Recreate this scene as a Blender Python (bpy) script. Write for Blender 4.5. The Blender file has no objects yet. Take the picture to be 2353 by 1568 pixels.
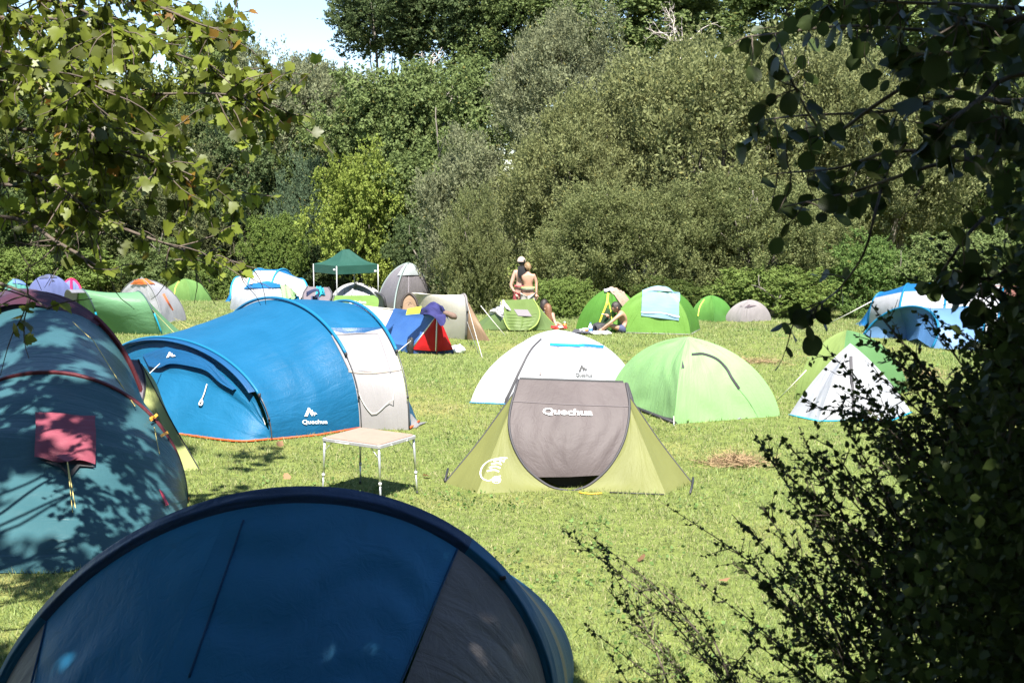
import bpy, math, random
import numpy as np
from mathutils import Vector, Matrix
from mathutils.bvhtree import BVHTree
from mathutils.geometry import tessellate_polygon

random.seed(7)
RNG = np.random.default_rng(7)
SC = bpy.context.scene
COL = SC.collection

# ------------------------------------------------------------------ camera, sky, sun, exposure
CAM_H = 3.5
FPX, CX, CY, HOR = 2800.0, 1176.0, 784.0, 431.0      # focal length, centre and horizon on a 2352 x 1568 frame
PITCH = math.atan((CY - HOR) / FPX)
cam_d = bpy.data.cameras.new('camera')
cam_d.sensor_width = 36.0
cam_d.lens = FPX / 2352.0 * 36.0
cam_d.clip_start = 0.05
cam_d.clip_end = 2000.0
cam_d.dof.use_dof = True
cam_d.dof.focus_distance = 18.0
cam_d.dof.aperture_fstop = 7.1
cam = bpy.data.objects.new('camera', cam_d)
cam.location = (0, 0, CAM_H)
cam.rotation_euler = (math.pi / 2 - PITCH, 0, 0)
COL.objects.link(cam)
SC.camera = cam

SUN_EL, SUN_X, SUN_Y = math.radians(60), 0.10, -0.995     # towards the sun: high, behind the camera, a little to the right
world = bpy.data.worlds.new('World')
SC.world = world
world.use_nodes = True
_nt = world.node_tree
_bg = _nt.nodes['Background']
_sky = _nt.nodes.new('ShaderNodeTexSky')
_sky.sky_type = 'NISHITA'
_sky.sun_disc = False
_sky.sun_elevation = SUN_EL
_sky.sun_rotation = math.atan2(SUN_X, SUN_Y)
_sky.air_density = 1.0
_sky.dust_density = 0.5
_sky.ozone_density = 1.5
_sky.altitude = 1200.0
_nt.links.new(_sky.outputs[0], _bg.inputs[0])
_bg.inputs[1].default_value = 0.078

sun_d = bpy.data.lights.new('sun', 'SUN')
sun_d.energy = 5.0
sun_d.angle = math.radians(0.53)
sun_d.color = (1.0, 0.955, 0.88)
sun = bpy.data.objects.new('sun', sun_d)
_sv = Vector((SUN_X, SUN_Y, 0)).normalized() * math.cos(SUN_EL) + Vector((0, 0, math.sin(SUN_EL)))
sun.rotation_euler = _sv.to_track_quat('Z', 'Y').to_euler()
sun.location = (0, 0, 60)
COL.objects.link(sun)

SC.view_settings.view_transform = 'Standard'
SC.view_settings.look = 'None'
SC.view_settings.exposure = 1.75
SC.view_settings.gamma = 1.0
SC.view_settings.use_curve_mapping = False
SC.cycles.max_bounces = 6
SC.cycles.diffuse_bounces = 3
SC.cycles.transmission_bounces = 4
SC.cycles.caustics_reflective = False
SC.cycles.caustics_refractive = False

# ------------------------------------------------------------------ terrain and picking helpers
def sstep(a, b, x):
    t = np.clip((x - a) / (b - a), 0, 1)
    return t * t * (3 - 2 * t)

def terrain(x, y):
    x = np.asarray(x, float); y = np.asarray(y, float)
    k = 1.5
    z = -0.07 * k * np.log1p(np.exp(np.clip((y - 30) / k, -30, 30)))
    z = np.where((y - 30) / k > 30, -0.07 * (y - 30), z)
    bank = 1.95 * (1 - sstep(0.2, 6.0, y))
    edge = np.clip(66 - 1.0 * np.clip(x + 2, 0, 26), 40, 66)     # the foot of the wooded slope
    hill = 0.19 * np.clip(y - edge, 0, 60)
    hill = np.minimum(hill, 9.5)
    roll = 0.02 * np.sin(x * 0.9 + 1.3) * np.sin(y * 0.7) + 0.03 * np.sin(x * 0.31 + y * 0.23)
    return z + bank + hill + roll * sstep(5, 9, y)

_cp, _sp = math.cos(PITCH), math.sin(PITCH)
def ray(px, py):
    a = (px - CX) / FPX; b = -(py - CY) / FPX
    return Vector((a, _cp + b * _sp, -_sp + b * _cp))
CAMV = Vector((0, 0, CAM_H))
def at(px, py, Y):
    d = ray(px, py)
    return CAMV + d * (Y / d.y)
def pxof(P):
    d = P - np.array([0, 0, CAM_H]); yy = d[:, 1] * _cp - d[:, 2] * _sp; zz = d[:, 1] * _sp + d[:, 2] * _cp
    yy = np.where(np.abs(yy) < 1e-6, 1e-6, yy)
    return CX + d[:, 0] / yy * FPX, CY - zz / yy * FPX, yy
def gnd(px, py):
    d = ray(px, py)
    lo, hi = 3.0, 120.0
    prev = 3.0
    Y = 3.0
    while Y < 120:
        p = CAMV + d * (Y / d.y)
        if p.z <= float(terrain(p.x, p.y)):
            lo, hi = prev, Y
            break
        prev = Y
        Y += 0.25
    for _ in range(24):
        m = (lo + hi) / 2
        p = CAMV + d * (m / d.y)
        if p.z <= float(terrain(p.x, p.y)): hi = m
        else: lo = m
    return CAMV + d * (hi / d.y)
def onground(x, y):
    return Vector((x, y, float(terrain(x, y))))

# ------------------------------------------------------------------ materials
def new_mat(name):
    m = bpy.data.materials.new(name)
    m.use_nodes = True
    nt = m.node_tree
    nt.nodes.clear()
    out = nt.nodes.new('ShaderNodeOutputMaterial')
    return m, nt, out
def nd(nt, kind, **kw):
    n = nt.nodes.new(kind)
    for k, v in kw.items():
        if k.startswith('i_'):
            n.inputs[int(k[2:]) if k[2:].isdigit() else k[2:].replace('_', ' ')].default_value = v
        else:
            setattr(n, k, v)
    return n
def c4(c): return (c[0], c[1], c[2], 1.0)

_FAB = {}
def fabric(color, trans=0.18, rough=0.55, wrinkle=1.0, stretch=(1.2, 9.0), weave=False):
    key = (tuple(color), trans, rough, wrinkle, stretch)
    if key in _FAB: return _FAB[key]
    m, nt, out = new_mat('cloth')
    uv = nd(nt, 'ShaderNodeTexCoord')
    mp = nd(nt, 'ShaderNodeMapping')
    mp.inputs['Scale'].default_value = (stretch[0], stretch[1], 1)
    nt.links.new(uv.outputs['UV'], mp.inputs['Vector'])
    n1 = nd(nt, 'ShaderNodeTexNoise', i_Scale=1.0, i_Detail=4.0, i_Roughness=0.55, i_Distortion=0.6)
    nt.links.new(mp.outputs[0], n1.inputs['Vector'])
    n2 = nd(nt, 'ShaderNodeTexNoise', i_Scale=7.0, i_Detail=5.0, i_Roughness=0.6, i_Distortion=1.2)
    nt.links.new(uv.outputs['UV'], n2.inputs['Vector'])
    r2 = nd(nt, 'ShaderNodeMath', operation='SUBTRACT'); r2.inputs[1].default_value = 0.5
    nt.links.new(n2.outputs[0], r2.inputs[0])
    r3 = nd(nt, 'ShaderNodeMath', operation='ABSOLUTE')
    nt.links.new(r2.outputs[0], r3.inputs[0])
    ad = nd(nt, 'ShaderNodeMath', operation='MULTIPLY_ADD'); ad.inputs[1].default_value = 0.45
    nt.links.new(r3.outputs[0], ad.inputs[0]); nt.links.new(n1.outputs[0], ad.inputs[2])
    bp = nd(nt, 'ShaderNodeBump', i_Strength=0.42 * wrinkle, i_Distance=0.04)
    nt.links.new(ad.outputs[0], bp.inputs['Height'])
    # uneven fading and dust of the cloth
    n3 = nd(nt, 'ShaderNodeTexNoise', i_Scale=1.7, i_Detail=3.0)
    nt.links.new(uv.outputs['UV'], n3.inputs['Vector'])
    cr = nd(nt, 'ShaderNodeValToRGB')
    cr.color_ramp.elements[0].position = 0.3; cr.color_ramp.elements[1].position = 0.75
    cr.color_ramp.elements[0].color = c4([c * 0.9 for c in color])
    cr.color_ramp.elements[1].color = c4([min(1, c * 1.06 + 0.004) for c in color])
    nt.links.new(n3.outputs[0], cr.inputs[0])
    pb = nd(nt, 'ShaderNodeBsdfPrincipled')
    pb.inputs['Roughness'].default_value = rough
    pb.inputs['Specular IOR Level'].default_value = 0.25
    nt.links.new(cr.outputs[0], pb.inputs['Base Color'])
    nt.links.new(bp.outputs[0], pb.inputs['Normal'])
    tr = nd(nt, 'ShaderNodeBsdfTranslucent')
    nt.links.new(cr.outputs[0], tr.inputs['Color'])
    nt.links.new(bp.outputs[0], tr.inputs['Normal'])
    mx = nd(nt, 'ShaderNodeMixShader'); mx.inputs[0].default_value = trans
    nt.links.new(pb.outputs[0], mx.inputs[1]); nt.links.new(tr.outputs[0], mx.inputs[2])
    nt.links.new(mx.outputs[0], out.inputs[0])
    _FAB[key] = m
    return m

_PL = {}
def plain(color, rough=0.5, metal=0.0, bump=0.0, bscale=40.0, var=0.12):
    key = (tuple(color), rough, metal, bump, bscale)
    if key in _PL: return _PL[key]
    m, nt, out = new_mat('surface')
    tc = nd(nt, 'ShaderNodeTexCoord')
    n = nd(nt, 'ShaderNodeTexNoise', i_Scale=bscale, i_Detail=4.0)
    nt.links.new(tc.outputs['Object'], n.inputs['Vector'])
    cr = nd(nt, 'ShaderNodeValToRGB')
    cr.color_ramp.elements[0].color = c4([c * (1 - var) for c in color])
    cr.color_ramp.elements[1].color = c4([min(1, c * (1 + var)) for c in color])
    cr.color_ramp.elements[0].position = 0.3; cr.color_ramp.elements[1].position = 0.7
    nt.links.new(n.outputs[0], cr.inputs[0])
    pb = nd(nt, 'ShaderNodeBsdfPrincipled')
    pb.inputs['Roughness'].default_value = rough
    pb.inputs['Metallic'].default_value = metal
    nt.links.new(cr.outputs[0], pb.inputs['Base Color'])
    if bump:
        bp = nd(nt, 'ShaderNodeBump', i_Strength=bump, i_Distance=0.02)
        nt.links.new(n.outputs[0], bp.inputs['Height']); nt.links.new(bp.outputs[0], pb.inputs['Normal'])
    nt.links.new(pb.outputs[0], out.inputs[0])
    _PL[key] = m
    return m

def leaf_mat(name, color=None, trans=0.35, rough=0.5, spec=0.3, objcol=False, var=0.5, alt=None, altamt=0.0):
    """leaf colour = own colour (or the object's colour) varied leaf by leaf by the 'Col' attribute"""
    m, nt, out = new_mat(name)
    if objcol:
        oi = nd(nt, 'ShaderNodeObjectInfo'); base = oi.outputs['Color']
    else:
        rgb = nd(nt, 'ShaderNodeRGB'); rgb.outputs[0].default_value = c4(color); base = rgb.outputs[0]
    at_ = nd(nt, 'ShaderNodeAttribute', attribute_name='Col')
    sep = nd(nt, 'ShaderNodeSeparateColor')
    nt.links.new(at_.outputs['Color'], sep.inputs[0])
    mr = nd(nt, 'ShaderNodeMapRange'); mr.inputs[3].default_value = 1 - var; mr.inputs[4].default_value = 1 + var
    nt.links.new(sep.outputs[0], mr.inputs[0])
    mul = nd(nt, 'ShaderNodeMix', data_type='RGBA', blend_type='MULTIPLY'); mul.inputs[0].default_value = 1
    cmb = nd(nt, 'ShaderNodeCombineColor')
    for i in range(3): nt.links.new(mr.outputs[0], cmb.inputs[i])
    nt.links.new(base, mul.inputs[6]); nt.links.new(cmb.outputs[0], mul.inputs[7])
    col = mul.outputs[2]
    if alt is not None:
        mr2 = nd(nt, 'ShaderNodeMapRange'); mr2.inputs[1].default_value = 1 - altamt; mr2.inputs[2].default_value = 1.0
        nt.links.new(sep.outputs[1], mr2.inputs[0])
        m2 = nd(nt, 'ShaderNodeMix', data_type='RGBA'); m2.inputs[7].default_value = c4(alt)
        nt.links.new(mr2.outputs[0], m2.inputs[0]); nt.links.new(col, m2.inputs[6])
        col = m2.outputs[2]
    pb = nd(nt, 'ShaderNodeBsdfPrincipled')
    pb.inputs['Roughness'].default_value = rough
    pb.inputs['Specular IOR Level'].default_value = spec
    nt.links.new(col, pb.inputs['Base Color'])
    tr = nd(nt, 'ShaderNodeBsdfTranslucent'); nt.links.new(col, tr.inputs['Color'])
    mx = nd(nt, 'ShaderNodeMixShader'); mx.inputs[0].default_value = trans
    nt.links.new(pb.outputs[0], mx.inputs[1]); nt.links.new(tr.outputs[0], mx.inputs[2])
    nt.links.new(mx.outputs[0], out.inputs[0])
    return m

def ground_mat():
    m, nt, out = new_mat('meadow_turf')
    tc = nd(nt, 'ShaderNodeTexCoord')
    n1 = nd(nt, 'ShaderNodeTexNoise', i_Scale=0.35, i_Detail=6.0, i_Roughness=0.6)
    n2 = nd(nt, 'ShaderNodeTexNoise', i_Scale=9.0, i_Detail=5.0, i_Roughness=0.7)
    n3 = nd(nt, 'ShaderNodeTexNoise', i_Scale=70.0, i_Detail=3.0)
    for n in (n1, n2, n3): nt.links.new(tc.outputs['Object'], n.inputs['Vector'])
    cr = nd(nt, 'ShaderNodeValToRGB')
    e = cr.color_ramp.elements
    e[0].position = 0.32; e[0].color = (0.15, 0.20, 0.058, 1)
    e[1].position = 0.72; e[1].color = (0.27, 0.25, 0.10, 1)
    k = e.new(0.55); k.color = (0.17, 0.21, 0.06, 1)
    nt.links.new(n1.outputs[0], cr.inputs[0])
    cr2 = nd(nt, 'ShaderNodeValToRGB')
    cr2.color_ramp.elements[0].color = (0.55, 0.55, 0.5, 1); cr2.color_ramp.elements[1].color = (1.35, 1.3, 1.2, 1)
    cr2.color_ramp.elements[0].position = 0.3; cr2.color_ramp.elements[1].position = 0.7
    nt.links.new(n2.outputs[0], cr2.inputs[0])
    mul = nd(nt, 'ShaderNodeMix', data_type='RGBA', blend_type='MULTIPLY'); mul.inputs[0].default_value = 1
    nt.links.new(cr.outputs[0], mul.inputs[6]); nt.links.new(cr2.outputs[0], mul.inputs[7])
    pb = nd(nt, 'ShaderNodeBsdfPrincipled'); pb.inputs['Roughness'].default_value = 0.9
    pb.inputs['Specular IOR Level'].default_value = 0.1
    nt.links.new(mul.outputs[2], pb.inputs['Base Color'])
    bp = nd(nt, 'ShaderNodeBump', i_Strength=0.8, i_Distance=0.05)
    nt.links.new(n3.outputs[0], bp.inputs['Height']); nt.links.new(bp.outputs[0], pb.inputs['Normal'])
    nt.links.new(pb.outputs[0], out.inputs[0])
    return m

# ------------------------------------------------------------------ mesh helpers
def mesh_np(name, V, F, smooth=True, col=None, uv=None):
    """V (n,3); F (k, 3 or 4) integer array or a list of lists"""
    me = bpy.data.meshes.new(name)
    V = np.asarray(V, np.float32)
    if isinstance(F, np.ndarray):
        k, c = F.shape
        me.vertices.add(len(V)); me.vertices.foreach_set('co', V.ravel())
        me.loops.add(k * c); me.loops.foreach_set('vertex_index', F.ravel().astype(np.int32))
        me.polygons.add(k)
        me.polygons.foreach_set('loop_start', np.arange(0, k * c, c, dtype=np.int32))
        me.polygons.foreach_set('loop_total', np.full(k, c, np.int32))
        me.update(calc_edges=True)
    else:
        me.from_pydata([tuple(v) for v in V], [], [list(f) for f in F])
        me.update()
    if smooth:
        me.polygons.foreach_set('use_smooth', np.ones(len(me.polygons), bool))
    if col is not None:
        a = me.attributes.new('Col', 'FLOAT_COLOR', 'POINT')
        c = np.ones((len(V), 4), np.float32); c[:, :col.shape[1]] = col
        a.data.foreach_set('color', c.ravel())
    if uv is not None:
        l = me.uv_layers.new(name='UVMap')
        vi = np.empty(len(me.loops), np.int32); me.loops.foreach_get('vertex_index', vi)
        l.data.foreach_set('uv', np.asarray(uv, np.float32)[vi].ravel())
    return me

def link(name, me, mat=None, parent=None, loc=(0, 0, 0)):
    o = bpy.data.objects.new(name, me)
    if mat is not None:
        me.materials.clear(); me.materials.append(mat)
    COL.objects.link(o)
    o.location = loc
    if parent is not None: o.parent = parent
    return o

def vv(p): return np.array([p[0], p[1], p[2]], float)

def spline(pts, m=24):
    """smooth curve through points"""
    P = np.array([vv(p) for p in pts])
    if len(P) == 2:
        t = np.linspace(0, 1, m)[:, None]
        return P[0] * (1 - t) + P[1] * t
    d = np.r_[0, np.cumsum(np.linalg.norm(np.diff(P, axis=0), axis=1))]
    d = d / d[-1]
    E = np.vstack([2 * P[0] - P[1], P, 2 * P[-1] - P[-2]])
    out = []
    for s in np.linspace(0, 1, m):
        i = min(max(np.searchsorted(d, s, 'right') - 1, 0), len(P) - 2)
        u = (s - d[i]) / max(d[i + 1] - d[i], 1e-9)
        p0, p1, p2, p3 = E[i], E[i + 1], E[i + 2], E[i + 3]
        out.append(0.5 * (2 * p1 + (p2 - p0) * u + (2 * p0 - 5 * p1 + 4 * p2 - p3) * u * u + (3 * p1 - p0 - 3 * p2 + p3) * u ** 3))
    return np.array(out)

def hoop(A, C, B, m=33, k=1.0):
    """a bent pole: foot A, top C, foot B"""
    A, B, C = vv(A), vv(B), vv(C)
    M = (A + B) / 2
    t = np.linspace(0, math.pi, m)[:, None]
    return M + np.cos(t) * (A - M) + np.sin(t) ** k * (C - M)

def quarter(K, A, bulge=0.8, m=20):
    K, A = vv(K), vv(A)
    O = np.array([A[0], A[1], K[2]])
    t = np.linspace(0, math.pi / 2, m)[:, None]
    ell = O + np.cos(t) * (K - O) + np.sin(t) * (A - O)
    s = np.linspace(0, 1, m)[:, None]
    return (K * (1 - s) + A * s) * (1 - bulge) + ell * bulge

def folds(U, Vv, seed, fu, fv):
    r = np.random.default_rng(seed)
    z = np.zeros_like(U)
    w = 0.12 * np.sin(2 * np.pi * (U * 1.3 + r.random()) + 2 * Vv)
    for i in range(7):
        a = r.uniform(0.5, 1.6); b = r.uniform(-1, 1)
        z += np.sin(2 * np.pi * (fv * a * (Vv + w) + fu * b * U) + r.random() * 6.3) / 7 * r.uniform(0.5, 1.5)
    return z

def loft(curves, n=16, sag=0.0, fold=None, seed=0):
    """cloth stretched between neighbouring curves"""
    segs = []
    for a, b in zip(curves[:-1], curves[1:]):
        t = np.linspace(0, 1, n + 1)[None, :, None]
        G = a[:, None, :] * (1 - t) + b[:, None, :] * t
        du = np.gradient(G, axis=0); dv = np.gradient(G, axis=1)
        N = np.cross(du, dv); L = np.linalg.norm(N, axis=2, keepdims=True); N = N / np.maximum(L, 1e-9)
        u = np.linspace(0, 1, G.shape[0])[:, None]; v = np.linspace(0, 1, n + 1)[None, :]
        w = (4 * v * (1 - v)) * np.minimum(1, 6 * np.minimum(u + 0.06, 1 - u))
        # sag pulls towards the middle of the thing (downwards on roofs), so use the side that lowers it
        sgn = np.where(N[..., 2:3] > 0, -1.0, 1.0) if np.mean(N[..., 2]) != 0 else 1.0
        sgn = -1.0 if np.mean(N[..., 2]) > 0 else 1.0
        G = G + N * (sgn * sag * w)[..., None]
        if fold:
            amp, fu, fv = fold
            win = np.minimum(1, 8 * np.minimum(v, 1 - v)) * np.minimum(1, 8 * np.minimum(u + 0.02, 1 - u))
            G = G + N * (amp * win * folds(u + 0 * v, v + 0 * u, seed, fu, fv))[..., None]
        segs.append(G if not segs else G[:, 1:])
    return np.concatenate(segs, axis=1)

def grid_faces(m, n):
    i = np.arange(m - 1)[:, None] * n + np.arange(n - 1)[None, :]
    i = i.ravel()
    return np.stack([i, i + 1, i + n + 1, i + n], 1)

def tube_arr(pts, r, sides=6):
    P = np.array([vv(p) for p in pts]); m = len(P)
    R = np.full(m, r) if np.isscalar(r) else np.asarray(r, float)
    T = np.gradient(P, axis=0); T /= np.maximum(np.linalg.norm(T, axis=1, keepdims=True), 1e-9)
    ref = np.array([0, 0, 1.0]) if abs(T[:, 2]).mean() < 0.8 else np.array([1.0, 0, 0])
    X = np.cross(T, ref); X /= np.maximum(np.linalg.norm(X, axis=1, keepdims=True), 1e-9)
    Y = np.cross(T, X)
    a = np.arange(sides) / sides * 2 * np.pi
    V = P[:, None] + R[:, None, None] * (np.cos(a)[None, :, None] * X[:, None] + np.sin(a)[None, :, None] * Y[:, None])
    F = []
    for i in range(m - 1):
        for j in range(sides):
            k = (j + 1) % sides
            F.append((i * sides + j, i * sides + k, (i + 1) * sides + k, (i + 1) * sides + j))
    V = V.reshape(-1, 3)
    F.append(tuple(range(sides))[::-1]); F.append(tuple((m - 1) * sides + j for j in range(sides)))
    return V, F

class Thing:
    def __init__(s, name, label, cat, loc, group=None):
        s.o = bpy.data.objects.new(name, None)
        s.o.empty_display_size = 0.2
        COL.objects.link(s.o)
        s.loc = Vector(loc); s.o.location = s.loc
        s.o['label'] = label; s.o['category'] = cat
        if group: s.o['group'] = group
        s.bv = []; s.bf = []; s._b = None; s.seed = random.randint(0, 9999)
    def raw(s, name, V, F, mat, parent=None, uv=None, smooth=True, col=None):
        V = np.asarray(V, float) - vv(s.loc)
        return link(name, mesh_np(name, V, F, smooth, col, uv), mat, parent or s.o)
    def panel(s, name, curves, mat, n=14, sag=0.0, fold=None, parent=None, keep=True):
        s.seed += 1
        G = loft(curves, n, sag, fold, s.seed)
        m, k = G.shape[:2]
        lu = np.linalg.norm(np.diff(G, axis=0), axis=2).sum(0).max(); lv = np.linalg.norm(np.diff(G, axis=1), axis=2).sum(1).max()
        U, W = np.meshgrid(np.linspace(0, lu, m), np.linspace(0, lv, k), indexing='ij')
        uv = np.stack([U.ravel() + s.seed % 17, W.ravel() + s.seed % 13], 1)
        V = G.reshape(-1, 3); F = grid_faces(m, k)
        if keep:
            off = len(s.bv)
            s.bv += [Vector(v) for v in V]; s.bf += [tuple(int(x) + off for x in f) for f in F]; s._b = None
        return s.raw(name, V, F, mat, parent, uv)
    def tube(s, name, pts, r, mat, parent=None, sides=6):
        V, F = tube_arr(pts, r, sides)
        return s.raw(name, V, F, mat, parent)
    def hit(s, px, py, off=0.004):
        if s._b is None: s._b = BVHTree.FromPolygons(s.bv, s.bf)
        d = ray(px, py).normalized()
        p, nrm, i, dist = s._b.ray_cast(CAMV, d)
        if p is None:
            q = CAMV + d * (s.loc - CAMV).length
            p, nrm, i, dist = s._b.find_nearest(q)
        if nrm.dot(d) > 0: nrm = -nrm
        return p + nrm * off
    def strip(s, name, pts, w, mat, parent=None, off=0.005, m=24, smooth=True):
        """a band of width w (metres) sewn on the cloth along a line"""
        P = spline([(p[0], p[1], 0) for p in pts], m)
        H = [s.hit(p[0], p[1], off) for p in P]
        V = []
        for i, h in enumerate(H):
            t = (H[min(i + 1, m - 1)] - H[max(i - 1, 0)])
            side = t.cross(CAMV - h)
            side = side.normalized() if side.length > 1e-9 else Vector((1, 0, 0))
            wi = w[0] + (w[1] - w[0]) * i / (m - 1) if isinstance(w, tuple) else w
            nn = (CAMV - h).normalized() * 0.004
            V += [h - side * wi / 2, h + nn, h + side * wi / 2]
        F = []
        for i in range(m - 1):
            for j in range(2):
                F.append((3 * i + j, 3 * i + j + 1, 3 * i + 4 + j, 3 * i + 3 + j))
        return s.raw(name, V, F, mat, parent)
    def cloth(s, name, quad, mat, parent=None, off=0.012, nx=14, ny=14, amp=0.006, thing=None):
        """a piece of cloth lying on the panels, corners tl tr br bl in the view"""
        tl, tr, br, bl = [np.array(q, float) for q in quad]
        V = []; uv = []
        for j in range(ny + 1):
            b = j / ny
            for i in range(nx + 1):
                a = i / nx
                p = (tl * (1 - a) + tr * a) * (1 - b) + (bl * (1 - a) + br * a) * b
                o = off + amp * math.sin(9 * a + 3 * b + s.seed) * (0.3 + b)
                V.append(s.hit(p[0], p[1], o)); uv.append((a, b))
        F = grid_faces(ny + 1, nx + 1)
        V = np.array([vv(v) for v in V])
        if thing is not None:
            return thing.raw(name, V, F, mat, parent, np.array(uv))
        return s.raw(name, V, F, mat, parent, np.array(uv))
    def shape(s, name, pts, mat, parent=None, off=0.016):
        V = [s.hit(p[0], p[1], off) for p in pts]
        F = [list(f) for f in tessellate_polygon([[Vector((p[0], p[1], 0)) for p in pts]])]
        return s.raw(name, V, F, mat, parent, smooth=False)
    def text(s, body, cx, cy, w, h, mat, parent=None, shear=0.0, slope=0.0, name='lettering', off=0.016, bold=0.0):
        cu = bpy.data.curves.new('t', 'FONT'); cu.body = body; cu.resolution_u = 4; cu.offset = bold
        o = bpy.data.objects.new('t', cu); COL.objects.link(o)
        dg = bpy.context.evaluated_depsgraph_get(); dg.update()
        me = o.evaluated_get(dg).to_mesh()
        P = np.array([v.co[:] for v in me.vertices]); F = [list(p.vertices) for p in me.polygons]
        o.evaluated_get(dg).to_mesh_clear()
        bpy.data.objects.remove(o); bpy.data.curves.remove(cu)
        lo, hi = P.min(0), P.max(0)
        u = (P[:, 0] - lo[0]) / (hi[0] - lo[0]) - 0.5; v = (P[:, 1] - lo[1]) / (hi[1] - lo[1]) - 0.5
        V = [s.hit(cx + a * w + b * shear * h, cy - b * h + a * w * slope, off) for a, b in zip(u, v)]
        return s.raw(name, V, F, mat, parent, smooth=False)

def mountain_logo(t, cx, cy, w, h, mat, parent=None, outline=False):
    """zig-zag peak emblem"""
    pts = [(0, 1), (0.30, 0.0), (0.44, 0.10), (0.50, 0.42), (0.60, 0.25), (0.72, 0.62), (0.80, 0.52), (1.0, 0.75),
           (0.84, 0.72), (0.78, 0.98), (0.66, 0.62), (0.60, 1.0), (0.42, 0.62), (0.40, 0.35), (0.24, 1.0)]
    return t.shape('emblem', [(cx + (a - 0.5) * w, cy + (b - 0.5) * h) for a, b in pts], mat, parent)

# ------------------------------------------------------------------ colours
BLUE = (0.006, 0.100, 0.215); CYAN = (0.010, 0.16, 0.31); NAVY = (0.006, 0.03, 0.085); DBLUE = (0.014, 0.085, 0.25)
GREYW = (0.285, 0.272, 0.278); GREYM = (0.092, 0.075, 0.076); YGREEN = (0.175, 0.185, 0.058); WHITE = (0.44, 0.455, 0.485)
LGREEN = (0.225, 0.41, 0.165); GREEN = (0.07, 0.19, 0.026); DARK = (0.02, 0.02, 0.024); CHAR = (0.06, 0.058, 0.065)
TEAL = (0.032, 0.092, 0.108); MAROON = (0.085, 0.016, 0.020); PINK = (0.25, 0.06, 0.085); ORANGE = (0.75, 0.16, 0.03)
SEAF = (0.125, 0.27, 0.14); LIME = (0.55, 0.66, 0.06); OLIVE = (0.21, 0.33, 0.07); CREAM = (0.54, 0.50, 0.43); BROWN = (0.27, 0.18, 0.115)
M_WHITE = plain((0.72, 0.72, 0.72), 0.6); M_DARK = plain(DARK, 0.6); M_ROPE = plain((0.62, 0.60, 0.54), 0.8)
M_YROPE = plain((0.55, 0.45, 0.16), 0.8); M_POLE = plain((0.05, 0.05, 0.055), 0.35); M_ALU = plain((0.62, 0.63, 0.65), 0.35, 0.7)
M_INSIDE = plain((0.03, 0.03, 0.032), 0.9)  # near-black colour standing in for the shade inside the tents
# ------------------------------------------------------------------ ground
def build_ground():
    xs = np.unique(np.r_[np.linspace(-180, -40, 24), np.linspace(-40, 40, 200), np.linspace(40, 180, 24)])
    ys = np.unique(np.r_[np.linspace(-60, -4, 16), np.linspace(-4, 70, 220), np.linspace(70, 300, 40)])
    X, Y = np.meshgrid(xs, ys, indexing='ij')
    Z = terrain(X, Y)
    V = np.stack([X, Y, Z], -1).reshape(-1, 3)
    F = grid_faces(len(xs), len(ys))[:, ::-1].copy()
    o = link('meadow', mesh_np('meadow', V, F), ground_mat())
    o['kind'] = 'structure'; o['label'] = 'sunlit mown meadow the tents are pitched on'
build_ground()

# ------------------------------------------------------------------ tents
def guy(t, a, b, mat=None, r=0.004, parent=None):
    t.tube('guy_line', [a, (vv(a) + vv(b)) / 2 - np.array([0, 0, 0.01]), b], r, mat or M_ROPE, parent, 4)
def peg(t, p, mat=None):
    t.tube('peg', [vv(p) + np.array([0, 0, 0.05]), vv(p) - np.array([0, 0, 0.06])], 0.006, mat or M_ALU, None, 5)

def dome(name, label, cor, apex, cols, bulge=0.8, sag=0.03, fold=(0.010, 1.2, 5), trim=None, pole=None, n=14, D=None, names=None, sleeve=0.014, group=None, wr=1.0, trans=0.18):
    """crossed-pole dome tent: ground corners (view), top point, one colour for each side"""
    K = [gnd(*c) if not isinstance(c, Vector) else c for c in cor]
    if len(K) == 3: K.append(onground(K[0].x + K[2].x - K[1].x, K[0].y + K[2].y - K[1].y))
    mY = D or sum(k.y for k in K) / len(K)
    A = at(apex[0], apex[1], mY)
    t = Thing(name, label, 'tent', onground(A.x, mY), group)
    t.K = K; t.A = A
    Q = [quarter(k, A, bulge, 22) for k in K]
    t.Q = Q; t.pan = []
    for i in range(len(K)):
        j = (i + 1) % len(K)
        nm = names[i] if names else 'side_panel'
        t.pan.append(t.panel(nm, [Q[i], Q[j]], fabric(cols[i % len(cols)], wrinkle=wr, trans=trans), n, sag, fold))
    if pole:
        for i, q in enumerate(Q): t.tube('pole_sleeve', q + np.array([0, 0, 0.004]), sleeve, fabric(pole, wrinkle=0.3))
    if trim:
        for i in range(len(K)):
            t.tube('hem', [vv(K[i]) + (0, 0, 0.012), vv(K[(i + 1) % len(K)]) + (0, 0, 0.012)], 0.014, fabric(trim, wrinkle=0.2))
    return t

def gD(px, D):
    return onground(at(px, 700, D).x, D)
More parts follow.
